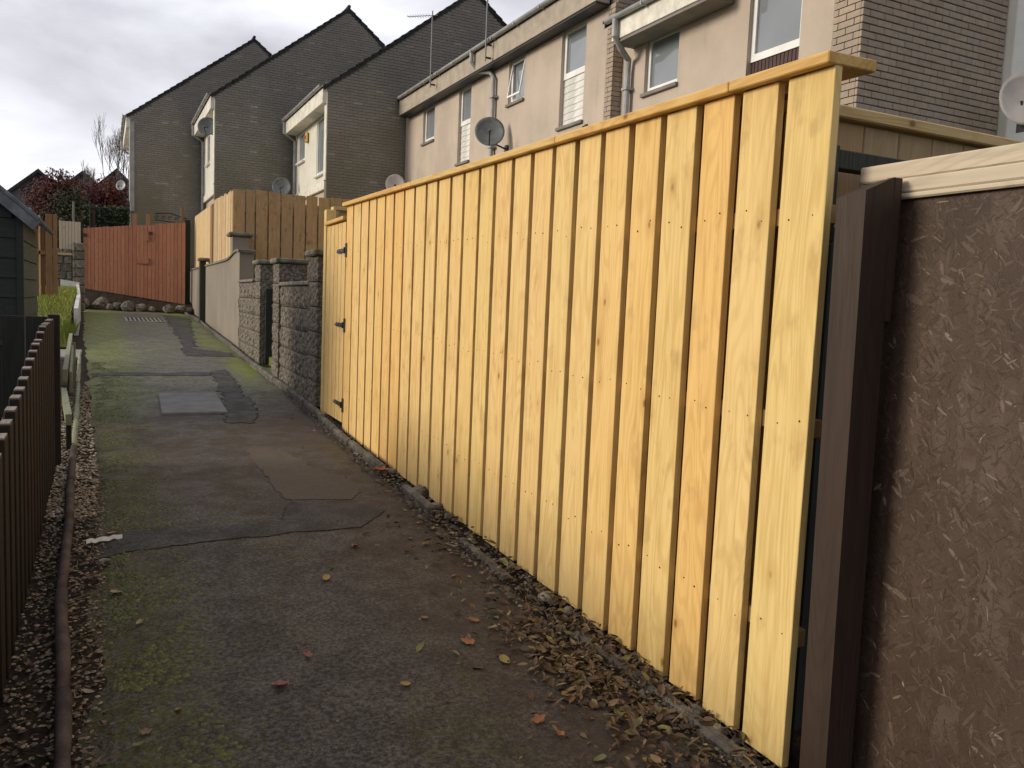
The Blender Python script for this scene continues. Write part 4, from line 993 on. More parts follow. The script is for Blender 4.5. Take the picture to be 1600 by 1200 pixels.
mb = MB(); gable_core(mb, 6.57, 7.215, 14.9, .2, 6.97, 5.62, 11.2, 8.6, .36); mb.build('gable_wall', m_mortar, hB)
random.seed(31)
bmesh_ = {}
def brick_obj(L, W, face):
    key = (round(L, 3), W, face)
    if key not in bmesh_:
        mb = MB(); d = .022
        if face == 'y': mb.frame((0, 0, 0), (1, 0, 0), (0, 1, 0), UZ, L, W, .064, .004)
        else: mb.frame((0, 0, 0), (1, 0, 0), (0, 1, 0), UZ, W, L, .064, .004)
        me = bpy.data.meshes.new('brick'); me.from_pydata([tuple(p) for p in mb.v], [], mb.f); me.materials.append(m_brick); bmesh_[key] = me
    return bmesh_[key]
stuff = MB(); cnt = 0; z = 2.85; r_ = 0; slopeB = (8.6-5.62)/(11.2-6.97)
while z < 6.8:
    x = 7.20-(.1125 if r_ % 2 else 0)
    while x < GX1:
        a, b = max(x, 7.20), min(x+.225, GX1)-.005
        if b-a > .03 and z+.08 < 5.62+slopeB*((a+b)/2-6.97):
            vis = 3.1 < z < 5.02 and cnt < 300 and x < 9.7
            if vis:
                o = put('brick', brick_obj(b-a, .035, 'y'), hB, ((a+b)/2, 6.565+rn(-.003, .003), z+.032)); cnt += 1
            else: stuff.cur = random.random()+.001; stuff.box(a, b, 6.55, 6.58, z, z+.064)
        x += .225
    # corner face towards the path
    for (a, b) in (((6.548, 6.76), (6.771, 6.95)) if r_ % 2 else ((6.548, 6.65), (6.661, 6.87), (6.881, 6.95))):
        stuff.cur = random.random()+.001; stuff.box(7.196, 7.215, a+.032 if a < 6.55 else a, b, z, z+.064)
    z += .075; r_ += 1
stuff.build('brickwork', m_brickA, hB, kind='stuff')
# pale rendered house beyond the gable
hR = thing('rendered_house', 'pale rendered wall of a house at the top right corner', 'house', (12, 6.4, .2))
MB().cbox(9.57, 19, 6.44, 12, .2, 9.5, .01).build('wall', m_rendR, hR)
MB().cbox(9.5, 19.2, 6.3, 12.2, 9.51, 9.62, .01).build('roof', m_slate, hR)
# ---- gabled houses further up the hill
def gabled(label, xf, y0, y1, ze, xr, zr, xback, z0, cls, brick_seed, windows, white=True):
    h = thing('gabled_house', label, 'house', (xf, (y0+y1)/2, z0), 'houses of the stepped terrace')
    slope = (zr-ze)/(xr-xf); xe = xf
    mb = MB(); gable_core(mb, y0, xf+.03, xback, z0, xe, ze, xr, zr, .22); mb.build('gable_wall', m_mortar, h); mb = MB(); gable_core(mb, y1-.2, xf+.3, xback, z0, xe, ze, xr, zr, .18); mb.build('gable_wall', m_mortar, h)
    random.seed(brick_seed); gable_bricks(y0, xf+.03, min(xback, xf+8.2), z0+1.0, xe, ze, xr, zr).build('brickwork', m_brickF, h, kind='stuff')
    MB().cbox(xf, xf+.028, y0-.02, y0+.21, cls, ze-.15, .004).build('corner_trim', m_cream, h)
    xw = xf+.26
    wall_holes(xw, y0+.22, y1-.2, cls, ze-.1, windows, .18).build('cladding', m_rendW, h)
    wall_holes(xw+.06, y0+.22, y1-.2, z0, cls-.01, [], .1).build('lower_wall', m_rendA, h)
    MB().cbox(xw-.04, xw+.05, y0+.24, y1-.25, cls-.10, cls+.12, .006).build('band', m_cream, h)
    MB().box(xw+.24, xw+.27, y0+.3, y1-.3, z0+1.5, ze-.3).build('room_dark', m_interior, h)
    for hh in windows:
        window(h, xw-.04, *hh, fr=.06, sill=m_white)
    MB().cbox(xf-.10, xw-.002, y0+.02, y1-.3, ze-.42, ze-.04, .006).build('fascia', m_cream, h)
    gutter(h, xf-.16, ze-.0, y0-.05, y1-.3)
    tiled_roof(h, xf-.08, ze-.03, xr, zr, y0, y1, over=.06)
    mb = MB(); mb.tube([(xf-.14, y1-.4, ze-.05), (xf-.14, y1-.4, ze-.4), (xw-.06, y1-.35, ze-.6), (xw-.06, y1-.35, 1.6)], .045, 8); mb.build('downpipe', m_gutter, h)
    return h
hC = gabled('dark brick gabled house with cream front and two windows, next to the roughcast house', 5.09, 21.5, 26.7, 6.55, 9.05, 9.66, 13.0, 1.0, 4.22, 51, [(25.2, 26.05, 5.25, 6.12), (22.55, 23.65, 4.58, 6.12)])
hD = gabled('middle dark brick gabled house with a thin strip of cream front', 2.98, 26.76, 32.2, 7.12, 6.98, 10.33, 11.0, 1.0, 4.5, 52, [(30.2, 31.0, 5.6, 6.6)])
hE = gabled('farthest of the dark brick gabled houses, plain gable facing the path', .82, 32.3, 38, 7.24, 4.96, 10.50, 9.2, 1.2, 4.3, 53, [(35, 36, 5.2, 6.3)])
MB().cbox(.86, .98, 32.22, 32.29, 3.95, 7.0, .004).build('gable_downpipe', m_gutter, hE)
def alarm(loc, mat, lb):
    t = thing('alarm_box', lb, 'alarm box', loc); x, y, z = loc
    MB().cbox(x-.07, x, y-.12, y+.12, z-.16, z+.14, .03).build('box_cover', mat, t)
    MB().cbox(x-.085, x-.071, y-.05, y+.05, z-.05, z+.03, .004).build('lamp_lens', m_white if mat == m_red_box else m_red_box, t)
alarm((5.34, 24.75, 5.83), m_yel_box, 'yellow and orange alarm box on the cream front between two windows')
alarm((3.23, 28.3, 5.62), m_red_box, 'red alarm box on the thin cream front of the middle gabled house')

dish((6.80, 15.15, 4.58), (-.45, -1, .42), .32, 'grey satellite dish on the beige wall beside the downpipe', m_dish, .37)
dish((6.80, 21.0, 4.22), (-.35, -1, .28), .27, 'tan satellite dish just above the fence coping by the dark gable', m_dishl, .4)
dish((4.85, 26.0, 4.50), (-.35, -1, .28), .30, 'dark grey satellite dish at the far corner of the cream front', m_dish, .5)
dish((2.87, 27.6, 6.30), (-.35, -1, .28), .30, 'grey satellite dish high under the eave of the middle gabled house', m_dish, .36)
dish((.58, 33.6, 4.95), (-.6, -1, .25), .19, 'small pale satellite dish on the far side of the farthest gable', m_gutter, .5)
dish((9.16, 6.0, 3.72), (-.55, -1, .2), .30, 'pale rust-stained satellite dish before the rendered wall at top right', m_dishl, .02)
# dark upturned dish just over the coping
t = thing('dark_dome', 'dark shallow dome on the beige wall below the nearest downpipe', 'vent hood', (7.1, 10.75, 4.05))
mb = MB(); V = []; n_ = 20
for i in range(5):
    q = i/4
    for j in range(n_): a = 2*pi*j/n_; V.append((7.05+.32*q*cos(a), 10.78+.5*q*sin(a), 4.13-.13*q*q))
for j in range(n_): a = 2*pi*j/n_; V.append((7.05+.32*cos(a), 10.78+.5*sin(a), 3.9))
mb.add(V, [(i*n_+j, i*n_+(j+1) % n_, (i+1)*n_+(j+1) % n_, (i+1)*n_+j) for i in range(5) for j in range(n_)]); mb.build('hood', m_dish, t, smooth=True)
t = thing('wall_bracket', 'small rusty bracket sticking from the brick pier above the coping', 'bracket', (7.15, 11.9, 4.1))
mb = MB(); mb.box(7.0, 7.18, 11.9, 11.93, 4.14, 4.17); mb.box(7.05, 7.08, 11.88, 11.95, 4.0, 4.2); mb.build('iron', m_dark, t)

def aerial(x, y, z0, z1, lb, head=True):
    t = thing('aerial_mast', lb, 'aerial', (x, y, z0))
    MB().tube([(x, y, z0), (x, y, z1)], .016, 8).build('mast', m_metal_post, t)
    mb = MB(); mb.box(x, x+.12, y-.02, y+.02, z0+.05, z0+.08); mb.box(x, x+.12, y-.02, y+.02, z0+.3, z0+.33); mb.build('bracket', m_dark, t)
    if head:
        d = Vector((-.75, .65, 0)).normalized(); u = d.cross(UZ); p = Vector((x, y, z1-.1)); mb = MB(); mb.tube([p-d*.12, p+d*.62], .008, 6)
        for i in range(9):
            q = p+d*(.06+i*.065); l = .15-.006*i; mb.tube([q-u*l, q+u*l], .004, 5)
        mb.build('antenna_elements', m_metal_post, t)
aerial(6.78, 18.55, 6.15, 7.85, 'thin roof mast with a comb aerial before the dark gable')
aerial(6.78, 15.45, 6.0, 8.6, 'tall bare mast beside the gutter bend', False)

# ------------------------------------------------------------------ red fence and what stands behind it
rf = thing('red_fence', 'red-brown stained board fence closing the end of the path', 'fence', (.9, 26.5, 1.0))
def rline(t): return Vector((2.14+(-.52-2.14)*t, 26.0+1.2*t, 0))
n_ = 27
for i in range(n_):
    t0 = i/n_; t1 = (i+1)/n_; a, b = rline(t0), rline(t1); c = (a+b)/2; tm = (t0+t1)/2
    zt = 3.22-.30*tm+rn(-.01, .01); zb_ = .85+.35*tm
    if 8 <= i <= 12: zt -= .02
    d = b-a; o = Vector((c.x, c.y, (zt+zb_)/2)); MB().frame(o, d, d.cross(UZ), UZ, d.length-.010, .02, zt-zb_, .002).build('board', m_red, rf, org=o)
a, b = rline(0), rline(1); d = b-a
for zc in (1.35, 2.7): MB().frame((a+b)/2+Vector((.0, .05, zc)), d, d.cross(UZ), UZ, d.length, .04, .09, .002).build('rail', m_red, rf)
for zc, t0, t1 in ((2.06, .36, .48), (2.72, .36, .40)): o = rline((t0+t1)/2)+Vector((0, -.03, zc)); MB().frame(o, d, d.cross(UZ), UZ, (t1-t0)*d.length, .03, .17, .003).build('brace', m_red, rf, org=o)
for tt, zt in ((.36, 3.42), (.49, 3.40)): o = rline(tt)+Vector((0, .12, 2.2)); MB().frame(o, d, d.cross(UZ), UZ, .11, .10, 2*(zt-2.2), .004).build('post', m_gatew, rf, org=o)
for tt in (.345, .985): o = rline(tt)+Vector((0, -.025, 2.93-.2*tt)); MB().frame(o, d, d.cross(UZ), UZ, .10, .02, .09, .002).build('black_bracket', m_dark, rf, org=o)
MB().cbox(2.12, 2.28, 26.1, 26.25, .8, 3.3, .006).build('end_post', m_black, rf, org=(2.2, 26.15, 2))
MB().cbox(-.66, -.54, 27.2, 27.3, .8, 3.2, .006).build('end_post', m_post, rf, org=(-.6, 27.2, 2))
# pale fence on a stone wall and stone pillar left
gw = thing('stone_wall', 'grey stone wall and dark pillar left of the red fence', 'wall', (-.8, 24.5, .6))
random.seed(77); z = .6; r_ = 0
while z < 2.0:
    x = -1.5-(.18 if r_ % 2 else 0)
    while x < -.72:
        L = rn(.25, .4); b = min(x+L, -.72); o = Vector(((x+b)/2, 24.6, z+.1)); MB().frame(o, (1, 0, 0), (0, 1, 0), UZ, b-x-.015, .25, .185, .02).build('stone', m_stone, gw, org=o); x += L
    z += .2; r_ += 1
z = .6
while z < 2.2: o = Vector((-.57, 24.45, z+.11)); MB().frame(o, (1, 0, 0), (0, 1, 0), UZ, .28+rn(-.01, .01), .3, .21, .025).build('stone', m_stone, gw, org=o); z += .22
pw = thing('bleached_fence', 'short bleached timber fence on the grey stone wall', 'fence', (-.8, 24.6, 2))
for i in range(7): x = -1.02+i*.072; MB().cbox(x, x+.066, 24.5, 24.52, 2.02, 2.90, .002).build('board', m_greyp, pw, org=(x, 24.5, 2.4))
MB().cbox(-.53, -.50, 24.5, 24.56, 2.02, 2.92, .003).build('end_strip', m_black, pw, org=(-.5, 24.5, 2.4))
# orange-brown fence panel behind the shed
bg_ = thing('brown_fence_panel', 'orange-brown fence panel with stout post beside the green shed', 'fence', (-1.1, 19.4, .8))
for i in range(5): x = -1.36+i*.075; MB().cbox(x, x+.068, 19.42, 19.44, .95, 2.48, .002).build('board', m_gatew, bg_, org=(x, 19.4, 1.7))
MB().cbox(-1.04, -.93, 19.30, 19.41, .8, 2.66, .004).build('post', m_gatew, bg_, org=(-1, 19.35, 1.7))
MB().cbox(-.92, -.84, 19.33, 19.39, .85, 2.66, .004).build('post', m_gatew, bg_, org=(-.88, 19.35, 1.7))
MB().cbox(-1.17, -1.14, 19.36, 19.415, .95, 2.62, .003).build('batten', m_far, bg_, org=(-1.15, 19.4, 1.7))
for zc in (1.88,): MB().cbox(-1.5, -1.045, 19.36, 19.41, zc-.04, zc+.04, .003).build('rail', m_gatew, bg_, org=(-1.3, 19.4, zc))
MB().cbox(-.835, -.58, 19.36, 19.41, 1.86, 1.90, .003).build('rail', m_far, bg_, org=(-.7, 19.4, 1.88))
MB().cbox(-1.5, -1.045, 19.36, 19.41, 2.40, 2.47, .003).build('rail', m_gatew, bg_, org=(-1.3, 19.4, 2.4))

# grass bank, white retaining boards, step
mb = MB(); V = []; X8 = [-6, -4, -2.4, -1.6, -1.1, -.85, -.66, -.50]
Y8 = [13.9, 14.6, 15.4, 16.5, 18, 20, 22, 24.4]
def gz(x, y):
    t = min(1, max(0, (y-13.9)/3.2)); return g(y)+.02+.44*t+(.12*min(1, (y-17)/5) if y > 17 else 0)
for y in Y8: V += [(x-.008*(y-14), y, gz(x, y)) for x in X8]
mb.add(V, [(j*8+i, j*8+i+1, (j+1)*8+i+1, (j+1)*8+i) for j in range(7) for i in range(7)]); mb.build('grass_bank', m_turf, kind='structure')
mb = MB(); random.seed(12)
for i in range(13000):
    y = rn(13.9, 24.2); x = rn(-2.2, -.50-.008*(y-14)); z = gz(x, y); hgt = rn(.05, .13)*(1.4 if y < 15.5 else 1); a = rn(0, 6.28); dx, dy = cos(a)*.006, sin(a)*.006; lx, ly = rn(-.04, .04), rn(-.04, .04)
    mb.cur = random.random()*.999+.001; mb.add([(x-dx, y-dy, z-.01), (x+dx, y+dy, z-.01), (x+lx+dx*.5, y+ly+dy*.5, z+hgt*.7), (x+lx*1.6, y+ly*1.6, z+hgt)], [(0, 1, 2), (0, 2, 3)])
for c in range(9):     # coarse plants by the step
    cx, cy = rn(-.75, -.42), rn(13.9, 15)
    for i in range(60):
        a = rn(0, 6.28); L = rn(.10, .26); mb.cur = rn(.001, .5); x, y, z = cx+rn(-.05, .05), cy+rn(-.05, .05), gz(cx, cy)
        mb.add([(x-.01, y, z), (x+.01, y, z), (x+cos(a)*L*.5, y+sin(a)*L*.3, z+L)], [(0, 1, 2)])
mb.build('grass', m_grass, kind='stuff')
wb = thing('white_retaining_boards', 'white painted low boards edging the raised grass by the path', 'edging', (-.5, 19, g(19)))
def wboard(p, q, zt0, zt1, zb0, zb1, t=.05, mat=m_wpaint, parent=None, name='board'):
    p, q = Vector((*p, 0)), Vector((*q, 0)); d = (q-p).normalized(); n_ = Vector((-d.y, d.x, 0))*t; mb = MB()
    V = [p+UZ*zb0, q+UZ*zb1, q+UZ*zt1, p+UZ*zt0, p+n_+UZ*zb0, q+n_+UZ*zb1, q+n_+UZ*zt1, p+n_+UZ*zt0]
    mb.add(V, [(0, 1, 2, 3), (7, 6, 5, 4), (3, 2, 6, 7), (0, 3, 7, 4), (1, 5, 6, 2), (0, 4, 5, 1)]); return mb.build(name, mat, parent or wb, org=p+UZ*zt0)
wboard((-.405, 16.6), (-.46, 20.6), .84, 1.05, g(16.6)-.05, g(20)-.05, .07)
wboard((-.45, 20.65), (-.56, 23.9), .98, 1.30, g(20)-.05, g(24)-.05, .06)
wboard((-.98, 24.0), (-.56, 23.95), 1.40, 1.34, 1.12, 1.10, .06)
MB().cbox(-.72, -.69, 23.9, 23.94, .8, 1.1, .002).build('peg', m_wpaint, wb, org=(-.7, 23.9, 1))
st = MB(); st.cbox(-.95, -.285, 12.35, 13.85, g(13)-.06, g(12.5)+.03, .012); tag(st.build('concrete_step', m_step, org=(-.5, 13, g(13))), 'pale concrete step beside the path before the grass', 'step')
# low old rails
lr = thing('low_rail', 'nearer lichened timber rail on a short post in the gravel', 'rail', (-.22, 6.4, g(6.4)), 'low timber rails beside the path')
wboard((-.195, 6.3), (-.285, 7.9), .345, .355, .27, .28, .04, m_rail, lr, 'rail_timber')
MB().cbox(-.235, -.20, 6.33, 6.38, g(6.3)-.05, .29, .004).build('rail_post', m_black, lr, org=(-.22, 6.35, .2))
MB().cbox(-.30, -.27, 7.5, 7.56, g(7.5)-.05, .28, .004).build('rail_post', m_black, lr, org=(-.28, 7.5, .2))
lr = thing('low_rail', 'further lichened timber rail leaning by the concrete step', 'rail', (-.32, 9.5, g(9)), 'low timber rails beside the path')
wboard((-.30, 8.6), (-.37, 12.4), .45, .60, .34, .46, .04, m_rail, lr, 'rail_timber')
wboard((-.275, 8.9), (-.33, 11.4), .40, .50, .20, .30, .02, m_rail, lr, 'side_board')
MB().cbox(-.335, -.30, 9.6, 9.66, g(9.6)-.05, .38, .004).build('rail_post', m_rail, lr, org=(-.32, 9.6, .3))
MB().cbox(-.36, -.325, 12.0, 12.06, g(12)-.05, .50, .004).build('rail_post', m_rail, lr, org=(-.34, 12, .4))

# white debris strip on the path
t = thing('plastic_strip', 'crumpled white plastic strip lying on the path left margin', 'litter', (0, 4.16, g(4.16)))
mb = MB(); V = []
for i in range(9):
    q = i/8; x = -.075+.15*q; y = 4.145+.05*q; z = g(4.16)+.018+.004*sin(i*2.3); w_ = .016+.004*sin(i*1.9)
    V += [(x, y-w_, z-.012), (x, y-w_*.4, z+.004), (x, y+w_*.4, z+.002), (x, y+w_, z-.010)]
mb.add(V, [(i*4+k, i*4+4+k, i*4+5+k, i*4+1+k) for i in range(8) for k in range(3)]); mb.build('strip', m_wpaint, t, smooth=True)

# ------------------------------------------------------------------ left: dark slatted fence, shed
lf = thing('dark_slatted_fence', 'dark brown slatted fence in the left foreground', 'fence', (-.27, 3.5, g(3)))
def ltop(y): return .72+(y-2.8)*.128 if y < 4.9 else .99+(y-4.9)*.03
random.seed(4); y = .35
while y < 5.72:
    zt = ltop(y)+rn(-.008, .008); L = .105; zb_ = g(y)-.02; o = Vector((-.285, y+L/2, (zt+zb_)/2))
    bd = MB().frame(o, (1, 0, 0), (0, 1, 0), UZ, .034, L, zt-zb_, .003).build('slat', m_dkfence, lf, org=o)
    MB().frame(o+UZ*((zt-zb_)/2+.003), (1, 0, 0), (0, 1, 0), UZ, .030, L-.006, .005, 0).build('slat_end', m_topend, bd, org=o+UZ*((zt-zb_)/2)); y += .168
    L2 = .063; MB().frame((-.287, y-.0315, (zt-.08+zb_)/2), (1, 0, 0), (0, 1, 0), UZ, .026, L2-.002, zt-.08-zb_, 0).build('infill', m_dkfence, lf, org=(-.287, y, .4))
for dz in (-.14, -.55): 
    p0 = Vector((-.325, .4, ltop(.4)+dz)); p1 = Vector((-.325, 5.7, ltop(5.7)+dz)); MB().frame((p0+p1)/2, (1, 0, 0), p1-p0, UZ, .04, (p1-p0).length, .07, .003).build('rail', m_dkfence, lf, org=(p0+p1)/2)
MB().cbox(-.31, -.245, 5.83, 5.92, g(5.8)-.05, 1.03, .004).build('post', m_dkfence, lf, org=(-.28, 5.87, .5))
for i in range(9): MB().cbox(-.43-.125*i, -.313-.125*i, 5.87, 5.89, g(5.8)-.05, 1.015, .002).build('end_panel_board', m_black, lf, org=(-.37-.125*i, 5.88, .5))

sh = thing('garden_shed', 'dark green shiplap shed with grey felt roof at the left edge', 'shed', (-1.5, 9, g(9)))
SX1, SX0, SY0, SY1 = -.615, -2.35, 8.0, 9.9; z = .12; i = 0; EV = 1.83; RX, RZ = -1.48, 2.58
while z < 2.5:
    zc = z+.08; xr_ = SX1 if zc < EV-.05 else SX1-(zc-EV+.05)/(RZ-EV)*(SX1-RX)
    xl_ = SX0 if zc < EV-.05 else 2*RX-xr_
    if xr_-xl_ > .1:
        mb = MB(); mb.add([(xl_, SY0-.006, z), (xr_, SY0-.006, z), (xr_, SY0+.004, z+.158), (xl_, SY0+.004, z+.158), (xl_, SY0+.02, z), (xr_, SY0+.02, z), (xr_, SY0+.02, z+.158), (xl_, SY0+.02, z+.158)], [(0, 1, 2, 3), (0, 4, 5, 1), (1, 5, 6, 2), (3, 2, 6, 7), (0, 3, 7, 4), (4, 7, 6, 5)])
        mb.build('front_board', m_shed, sh, org=(-1.5, SY0, zc))
    if zc < EV:
        mb = MB(); mb.add([(SX1+.008, SY0+.03, z), (SX1+.008, SY1, z), (SX1-.002, SY1, z+.158), (SX1-.002, SY0+.03, z+.158), (SX1-.02, SY0+.03, z), (SX1-.02, SY1, z), (SX1-.02, SY1, z+.158), (SX1-.02, SY0+.03, z+.158)], [(0, 1, 2, 3), (0, 4, 5, 1), (1, 5, 6, 2), (3, 2, 6, 7), (0, 3, 7, 4), (4, 7, 6, 5)])
        mb.build('side_board', m_shedy, sh, org=(SX1, 9, zc))
    z += .163
MB().cbox(SX1-.03, SX1+.022, SY0-.022, SY0+.026, .1, EV, .004).build('corner_trim', m_shed, sh, org=(SX1, SY0, 1))
MB().box(SX0, SX1-.022, SY0+.022, SY1, .1, EV-.02).build('core', m_black, sh)
MB().cbox(SX0-.02, SX1+.02, SY0-.035, SY0-.008, .70, .735, .004).build('ledge', m_shedy, sh, org=(-1.5, SY0, .7))
dR = Vector((SX1+.13-RX, 0, EV-.10-RZ)); n_ = Vector((-dR.z, 0, dR.x)).normalized()
for sg in (1, -1):
    c = Vector((RX, (SY0+SY1)/2, RZ))+Vector((sg*dR.x/2, 0, dR.z/2)); dd = Vector((sg*dR.x, 0, dR.z)); nn = Vector((-dd.z, 0, dd.x)); nn = nn if nn.z > 0 else -nn
    MB().frame(c+nn.normalized()*.02, dd, (0, 1, 0), nn, dR.length, SY1-SY0+.22, .035, .008).build('roof_felt', m_felt, sh, org=c)
    c2 = Vector((RX, SY0-.09, RZ-.045))+Vector((sg*dR.x/2, 0, dR.z/2)); MB().frame(c2, dd, (0, 1, 0), nn, dR.length-.01, .02, .085, .004).build('bargeboard', m_felt, sh, org=c2)

# ------------------------------------------------------------------ background
def far_house(x0, x1, zr, ze, y, lb, d=9):
    t = thing('distant_house', lb, 'house', ((x0+x1)/2, y, 2.2), 'distant gabled houses'); xr = (x0+x1)/2
    MB().prism([(x0+.2, 2.0), (x1-.2, 2.0), (x1-.2, ze), (xr, zr-.1), (x0+.2, ze)], y, y+d, 'y').build('wall', m_gable_far, t)
    mb = MB()
    for a, b in ((x0, xr), (x1, xr)): mb.add([(a, y-.2, ze-.15), (b, y-.2, zr), (b, y+d, zr), (a, y+d, ze-.15), (a, y-.2, ze-.35), (b, y-.2, zr-.2), (b, y+d, zr-.2), (a, y+d, ze-.35)], [(0, 1, 2, 3), (7, 6, 5, 4), (0, 4, 5, 1), (3, 2, 6, 7), (0, 3, 7, 4)])
    mb.build('roof', m_slate, t)
    MB().box(xr-.8, xr-.1, y-.03, y+.02, 4.4, 5.3).build('window', m_glass, t)
far_house(-4.9, -1.2, 7.35, 5.85, 51, 'leftmost distant gabled house over the shed roof')
far_house(-2.6, .6, 7.6, 6.3, 52, 'middle distant gabled house behind the red bushes')
far_house(-1.0, 2.4, 8.1, 6.6, 53.5, 'distant gabled house nearest the dark brick gable')

def crown(name, mat, parent, blobs, n, s, seed):
    random.seed(seed); mb = MB()
    tot = sum(b[3]**2 for b in blobs)
    for (x, y, z, r) in blobs:
        for i in range(int(n*r*r/tot)):
            d = Vector((random.gauss(0, 1), random.gauss(0, 1), random.gauss(0, 1))).normalized(); q = r*random.random()**.45; k = 1+.35*noise.noise(d*2.2+Vector((x, y, z)))
            p = Vector((x, y, z))+d*q*k*Vector((1, 1, .9)).length/1.68; u = Vector((rn(-1, 1), rn(-1, 1), rn(-1, 1))).normalized(); v = u.cross(d).normalized(); ss = s*rn(.6, 1.4)
            mb.cur = min(1, max(.001, .25+.5*random.random()+.5*noise.noise(p*1.1))); mb.add([p-u*ss, p+v*ss*.6, p+u*ss, p-v*ss*.6], [(0, 1, 2, 3)])
    return mb.build(name, mat, parent)
def branches(t, base, h, seed, mat=m_bark, spread=.5, levels=5, r0=.09):
    random.seed(seed); mb = MB()
    def grow(p, d, L, r, lv):
        q = p+d*L; m_p = (p+q)/2+Vector((rn(-1, 1), rn(-1, 1), 0))*L*.07; mb.tube([p, m_p, q], [r, r*.85, r*.7], 5 if lv > 2 else 4, False)
        if lv <= 0: return
        for i in range(3 if lv > 1 else 4):
            kk = .35 if i == 0 else 1.15; nd = (d+Vector((rn(-1, 1), rn(-1, 1), rn(-.25, .7)))*spread*kk+Vector((-d.x*.35, 0, .12))).normalized(); grow(q if i < 2 else p+d*L*rn(.4, .9), nd, L*rn(.62, .82), max(.005, r*.6), lv-1)
    grow(Vector(base), Vector((0, 0, 1)), h*.30, r0, levels)
    return mb
def tree(name, lb, base, h, seed, **k):
    t = thing(name, lb, 'tree', base, 'bare trees behind the red fence'); random.seed(seed); mb = branches(t, base, h, seed, **k); mb.build('branches', m_bark, t)
    return t
tree('bare_tree', 'bare tree rising over the red bushes, left of its taller neighbour', (-.5, 44, 2.0), 4.9, 90, r0=.045, levels=6, spread=.27)
tree('bare_tree', 'taller twiggy bare tree touching the edge of the farthest gable', (.72, 43, 2.0), 6.5, 63, r0=.07, levels=6, spread=.38)
tree('bare_tree', 'slim bare tree between the two larger bare ones', (.25, 45, 2.0), 4.1, 95, r0=.04, levels=5, spread=.26)
def shrub(lb, mat, blobs, n, s, seed, stem):
    t = thing('shrub', lb, 'shrub', (blobs[0][0], blobs[0][1], 1.2), 'shrubs behind the fences'); crown('foliage', mat, t, blobs, n, s, seed)
    MB().tube([(stem[0], stem[1], 1.0), (stem[0]+.1, stem[1], stem[2])], [.08, .04], 6).build('stem', m_bark, t)
shrub('red-brown leafy bush over the shed roof', m_bushr, [(-2.0, 37, 4.5, .85), (-1.5, 37.3, 5.1, .75), (-1.75, 36.5, 3.9, .9)], 6500, .05, 71, (-1.8, 37, 4))
shrub('wine-red bush in front of the distant roofs, nearer the brick gable', m_bushr, [(-.3, 36.5, 4.6, .8), (.3, 36.2, 4.9, .7), (-.5, 36.2, 3.9, .7), (.45, 36, 4.2, .6)], 6500, .05, 72, (0, 36.4, 4))
shrub('dull green bush between the two red bushes', m_bushg, [(-1.1, 35.5, 4.2, .8), (-1.0, 35.2, 3.4, .8), (-1.9, 35.6, 3.2, .8), (-2.6, 36, 3.4, .7)], 8000, .05, 73, (-1.1, 35.5, 4))
shrub('low dark shrub behind the wooden panel by the shed', m_bushg, [(-2.0, 30, 2.7, .7), (-1.2, 30, 2.7, .6), (-.6, 30.5, 2.6, .5)], 4200, .05, 74, (-1.5, 30, 2.6))
t = thing('hedge', 'clipped grey-green hedge behind the red fence', 'hedge', (.2, 34, 2)); random.seed(75); mb = MB()
for i in range(3200):
    x = rn(-.65, .84); y = rn(33.4, 34.2); z = rn(2.0, 4.2+.1*noise.noise(Vector((x*2, y, 0)))); u = Vector((rn(-1, 1), rn(-1, 1), rn(-1, 1))).normalized(); v = u.orthogonal().normalized()
    mb.cur = random.random()*.99+.01; p = Vector((x, y, z)); mb.add([p-u*.06, p+v*.04, p+u*.06, p-v*.04], [(0, 1, 2, 3)])
mb.build('foliage', m_hedge, t); MB().box(-.6, .8, 33.6, 34.1, 1.2, 4.1).build('inner_growth', m_bushg, t)
for x, z1, lb, m in ((-.84, 3.9, 'thin grey metal post over the bleached fence', m_metal_post), (-.37, 3.95, 'stout brown post with bracket over the red fence left end', m_post)):
    MB_ = MB(); MB_.cbox(x-.03, x+.03, 29.9, 29.96, .8, z1, .006)
    if x > -.5: MB_.cbox(x+.06, x+.14, 29.9, 29.98, .8, z1-.1, .006); MB_.tube([(x, 29.9, 3.75), (x+.35, 29.9, 3.75)], .015, 6)
    tag(MB_.build('tall_post', m, org=(x, 29.9, .8)), lb, 'post')
# ornamental metalwork over the red fence
orn = thing('ornamental_trellis', 'dark scrolled metal trellis over the right end of the red fence', 'trellis', (2.0, 28.5, 2.5)); mb = MB()
mb.tube([(1.45, 28.5, 3.42), (2.40, 28.5, 3.35)], .016, 6); mb.tube([(1.45, 28.5, 3.62), (1.9, 28.5, 3.66), (2.40, 28.5, 3.52)], .016, 6); mb.build('frame', m_dark, orn)
for i in range(5):
    mb = MB(); cx = 1.5+i*.19; mb.tube([(cx+.07*cos(a)*(1-a/14), 28.5, 3.5+.07*sin(a)*(1-a/14)) for a in [j*.6 for j in range(18)]], .008, 4); mb.build('scroll', m_dark, orn)
mb = MB(); mb.cbox(2.20, 2.28, 28.4, 28.48, 1.5, 3.85, .006); tag(mb.build('timber_post', m_gatew, org=(2.25, 28.4, 1.5)), 'light brown post standing over the red fence right end', 'post')

